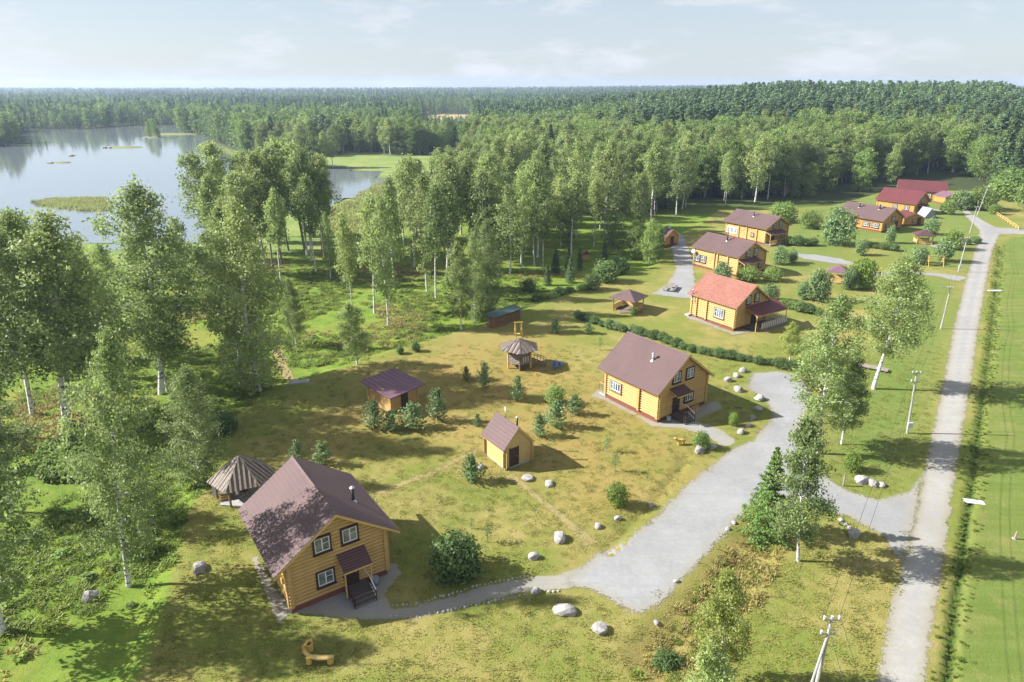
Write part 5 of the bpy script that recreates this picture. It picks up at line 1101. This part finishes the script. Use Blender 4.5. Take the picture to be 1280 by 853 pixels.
hh = np.where(sdist(poly([(526, 152), (590, 152), (594, 186), (524, 186)]), X, Y) < 0, hh * .42, hh); sc_ = hh / hn; wd_ = sc_ * rs.uniform(.85, 1.2, n) * (1 + .5 * sstep(Y, 800, 2500))
masses('forest', np.stack([X, Y, ground_z(X, Y) - .2], 1), rs.uniform(0, 6.28, n), np.stack([wd_, sc_], 1), pick, protos, 'continuous mixed forest stretching to the horizon behind lake and houses', 'forest')
# trees on the lake islet, islets, reeds
def islet(px, py, w_, d_, h_, label):
    x, y = at(px, py, -.42); rs_ = random.Random(int(px)); m = MB(); n = 18; ring = [(w_ * math.cos(6.283 * k / n) * rs_.uniform(.8, 1.1), d_ * math.sin(6.283 * k / n) * rs_.uniform(.8, 1.1)) for k in range(n)]
    m.add([(a, b, -.5) for a, b in ring] + [(a * .7, b * .7, h_) for a, b in ring] + [(0, 0, h_ * 1.3)], [(k, (k + 1) % n, n + (k + 1) % n, n + k) for k in range(n)] + [(n + k, n + (k + 1) % n, 2 * n) for k in range(n)])
    o = thing('islet', label, 'islet', (x, y, -.42)); m.build('turf', M['islet_turf'], o, True); return o
simple('islet_turf', (.16, .2, .05), (.2, .19, .08), .3, .9, .2)
simple('dark_stone', (.06, .055, .05), (.1, .09, .08), 1, .9, .2)
islet(155, 184.5, 14, 5, .5, 'low grassy islet in the middle of the lake'); islet(192, 172, 9, 6, .6, 'small islet carrying a clump of trees in the lake'); islet(216, 168, 22, 9, .5, 'grassy spit reaching into the lake from the far right shore'); islet(78, 203.5, 5, 2.4, .35, 'tiny dark islet near the centre of the lake')
for i, (a, b, h_) in enumerate([(187, 172, 11), (194, 171.5, 13), (199, 172, 8)]):
    x, y = at(a, b); plant('leafy_tree', 'tree on the small lake islet', 'tree', DT[i % 3], (x, y, -.1), i, (h_ / 15 * .8, h_ / 15 * .8, h_ / 15), 'trees on the small lake islet')
for i, (a, b) in enumerate([(181, 173), (131, 185), (137, 185), (62, 204), (90, 195)]):
    x, y = at(a, b, -.42); tag(link('boulder', RM[i], None, (x, y, -.35), (0, 0, i), (2.2, 1.5, .7)), 'dark stone showing above the lake surface', 'boulder', 'stones in the lake')
# grass and herbs
def tuft(name, seed, n, h, spread, w_, mat, lean=.35):
    rs_ = np.random.RandomState(seed); b = rs_.uniform(-spread, spread, (n, 2)); a = rs_.uniform(0, 6.28, n); ln = rs_.uniform(.5, 1.1, n) * h; k = rs_.uniform(.1, 1, n) * lean
    d = np.stack([np.cos(a), np.sin(a)], 1); e = np.stack([-d[:, 1], d[:, 0]], 1) * w_ * .5
    B = np.concatenate([b, np.zeros((n, 1))], 1); E3 = np.concatenate([e, np.zeros((n, 1))], 1); D3 = np.concatenate([d, np.zeros((n, 1))], 1); up = np.array([0, 0, 1.0])
    mid = B + D3 * (ln * k * .4)[:, None] + up * (ln * .6)[:, None]; tip = B + D3 * (ln * k)[:, None] + up * (ln * (1 - .3 * k))[:, None]
    V = np.stack([B - E3, B + E3, mid + E3 * 1.1, mid - E3 * 1.1, tip + E3 * .2, tip - E3 * .2], 1).reshape(-1, 3); q = np.arange(n)[:, None] * 6
    Q_ = np.concatenate([q + np.array([0, 1, 2, 3]), q + np.array([3, 2, 4, 5])], 0); return [mesh_np(name, V, Q_, M[mat], {'tint': np.repeat(rs_.uniform(0, 1, n), 6)})]
WT = [tuft('weed', 1 + i, 90, (.55, .8, .45)[i], (.5, .45, .6)[i], .06, 'weed_leaf', .8) for i in range(3)] + [tuft('dry', 5, 46, .6, .5, .07, 'dry_grass', .6)]
def herb(seed, mat):
    s1 = shrub('herb', seed, .8, .55, 190, .24, mat, 7, 3); return [s1[1]]
WT += [herb(4, 'weed_leaf'), herb(6, 'green_leaf')]
def field_pts(P, n, seed, cond=None):
    r_ = np.random.RandomState(seed); x0, y0 = P.min(0); x1, y1 = P.max(0); x = r_.uniform(x0, x1, n); y = r_.uniform(y0, y1, n); k = sdist(P, x, y) < 0
    if cond is not None: k &= cond(x, y)
    return x[k], y[k]
MEADOW = poly([(-60, 900), (150, 900), (205, 780), (222, 700), (236, 640), (262, 602), (282, 560), (300, 520), (345, 488), (430, 462), (535, 428), (650, 394), (700, 374), (700, 335), (560, 340), (440, 318), (250, 330), (100, 350), (-100, 400), (-260, 560)])
x, y = field_pts(MEADOW, 19000, 4, lambda a, b: (np.sin(a * .33 + 1) + np.cos(b * .27) + .8 * np.sin(a * .11 - b * .15) + np.random.RandomState(2).normal(0, .6, len(a)) > -.3) & (sdist(LAWN, a, b) > .5) & (ldist(poly([(345, 430), (352, 455), (366, 474), (395, 482)]), a, b) > 1.3))
n = len(x); r_ = np.random.RandomState(5); pk2 = np.where(np.sin(x * .2) + np.cos(y * .17 + 1) + r_.normal(0, .5, n) > .9, 3, r_.choice([0, 1, 2, 4, 5], n, p=[.38, .14, .40, .06, .02])); sc2 = r_.uniform(.6, 1.3, n)
masses('meadow_grass', np.stack([x, y, ground_z(x, y) - .02], 1), r_.uniform(0, 6.28, n), np.stack([sc2 * 1.1, sc2 * .6], 1), pk2, WT, 'rough green grass and herbs of the unmown meadow', 'grass')
WEED = poly([(42, 590), (60, 560), (110, 545), (125, 575), (110, 598), (60, 600)]); x, y = field_pts(WEED, 800, 6); n = len(x)
masses('nettle_patch', np.stack([x, y, ground_z(x, y)], 1), r_.uniform(0, 6, n), np.stack([r_.uniform(.9, 1.4, n), r_.uniform(1.2, 1.8, n)], 1), np.zeros(n), [herb(9, 'green_leaf')], 'patch of lush green nettles in the rough meadow on the left', 'nettles')
bx, by = field_pts(poly([(790, 850), (820, 790), (870, 730), (905, 690), (950, 650), (985, 690), (950, 760), (905, 850)]), 800, 8); n = len(bx)
masses('dry_grass', np.stack([bx, by, ground_z(bx, by)], 1), r_.uniform(0, 6, n), np.stack([r_.uniform(.5, .9, n), r_.uniform(.3, .7, n)], 1), np.where(r_.rand(n) < .85, 3, 0), WT[:4], 'tall dry grass on the bank beside the driveway', 'grass')
dp = [Vector(p) for p in DITCH]; bx, by = [], []
for a, b in zip(dp, dp[1:]):
    k = int((b - a).length * 9); f = r_.rand(k); nn = (b - a).normalized(); o_ = r_.normal(0, .5, k); bx += list(a.x + (b.x - a.x) * f - nn.y * o_); by += list(a.y + (b.y - a.y) * f + nn.x * o_)
bx, by = np.array(bx), np.array(by); n = len(bx)
masses('ditch_grass', np.stack([bx, by, ground_z(bx, by)], 1), r_.uniform(0, 6, n), np.stack([r_.uniform(.15, .3, n), r_.uniform(.15, .4, n)], 1), r_.choice([0, 1, 2], n), WT, 'tall green grass growing along the roadside ditch', 'grass')
LT = [tuft('turf', 41 + i, 26, (.10, .14, .08)[i], .3, .035, 'lawn_blade', .9) for i in range(3)]
x, y = field_pts(poly([(172, 900), (236, 640), (300, 520), (480, 442), (650, 392), (820, 335), (1000, 400), (1180, 420), (1150, 600), (1090, 900)]), 42000, 21, lambda a, b: (sdist(YARD, a, b) > .5 - 1.9 * np.random.RandomState(5).rand(len(a)) ** 2.5) & (sdist(ROAD, a, b) > .3 - 1.2 * np.random.RandomState(6).rand(len(a)) ** 2.5) & (sdist(PATHH1, a, b) > .1) & (sdist(PATHH3, a, b) > .1) & (b < 95) & (np.random.RandomState(3).rand(len(a)) < 1.15 - b / 100))
n = len(x); masses('lawn_grass', np.stack([x, y, ground_z(x, y) - .01], 1), r_.uniform(0, 6.28, n), np.stack([r_.uniform(.7, 1.5, n), r_.uniform(.6, 1.5, n)], 1), r_.randint(0, 3, n), LT, 'short tufty grass of the mown lawn', 'grass')
RD = [tuft('reed', 31, 60, 1.6, 1.3, .12, 'reed_leaf', .25)]
x, y = field_pts(poly([(44, 251), (75, 247.5), (130, 247), (134, 262), (100, 262), (60, 257)]), 520, 12); x2, y2 = field_pts(poly([(395, 262), (440, 250), (475, 226), (520, 240), (480, 290), (420, 300)]), 700, 13)
x, y = np.concatenate([x, x2]), np.concatenate([y, y2]); n = len(x)
masses('reeds', np.stack([x, y, np.full(n, -.5)], 1), r_.uniform(0, 6, n), np.stack([r_.uniform(.9, 1.5, n), r_.uniform(.45, .8, n)], 1), np.zeros(n), RD, 'pale green reed bed along the near lake shore', 'reeds')

# ------------------------------------------------------------------ haze: the air between here and the horizon
t = NT('haze_air'); pv_ = t.n('VolumePrincipled'); pv_.inputs['Color'].default_value = (.6, .75, 1.0, 1); pv_.inputs['Density'].default_value = .00015; pv_.inputs['Anisotropy'].default_value = .2
t.t.links.new(pv_.outputs[0], t.out.inputs['Volume'])
hz = MB().box(-6700, 6700, -45, 5050, -4, 62).build('haze', M['haze_air']); tag(hz, 'thin blue summer haze over the whole valley', 'haze', kind='stuff')
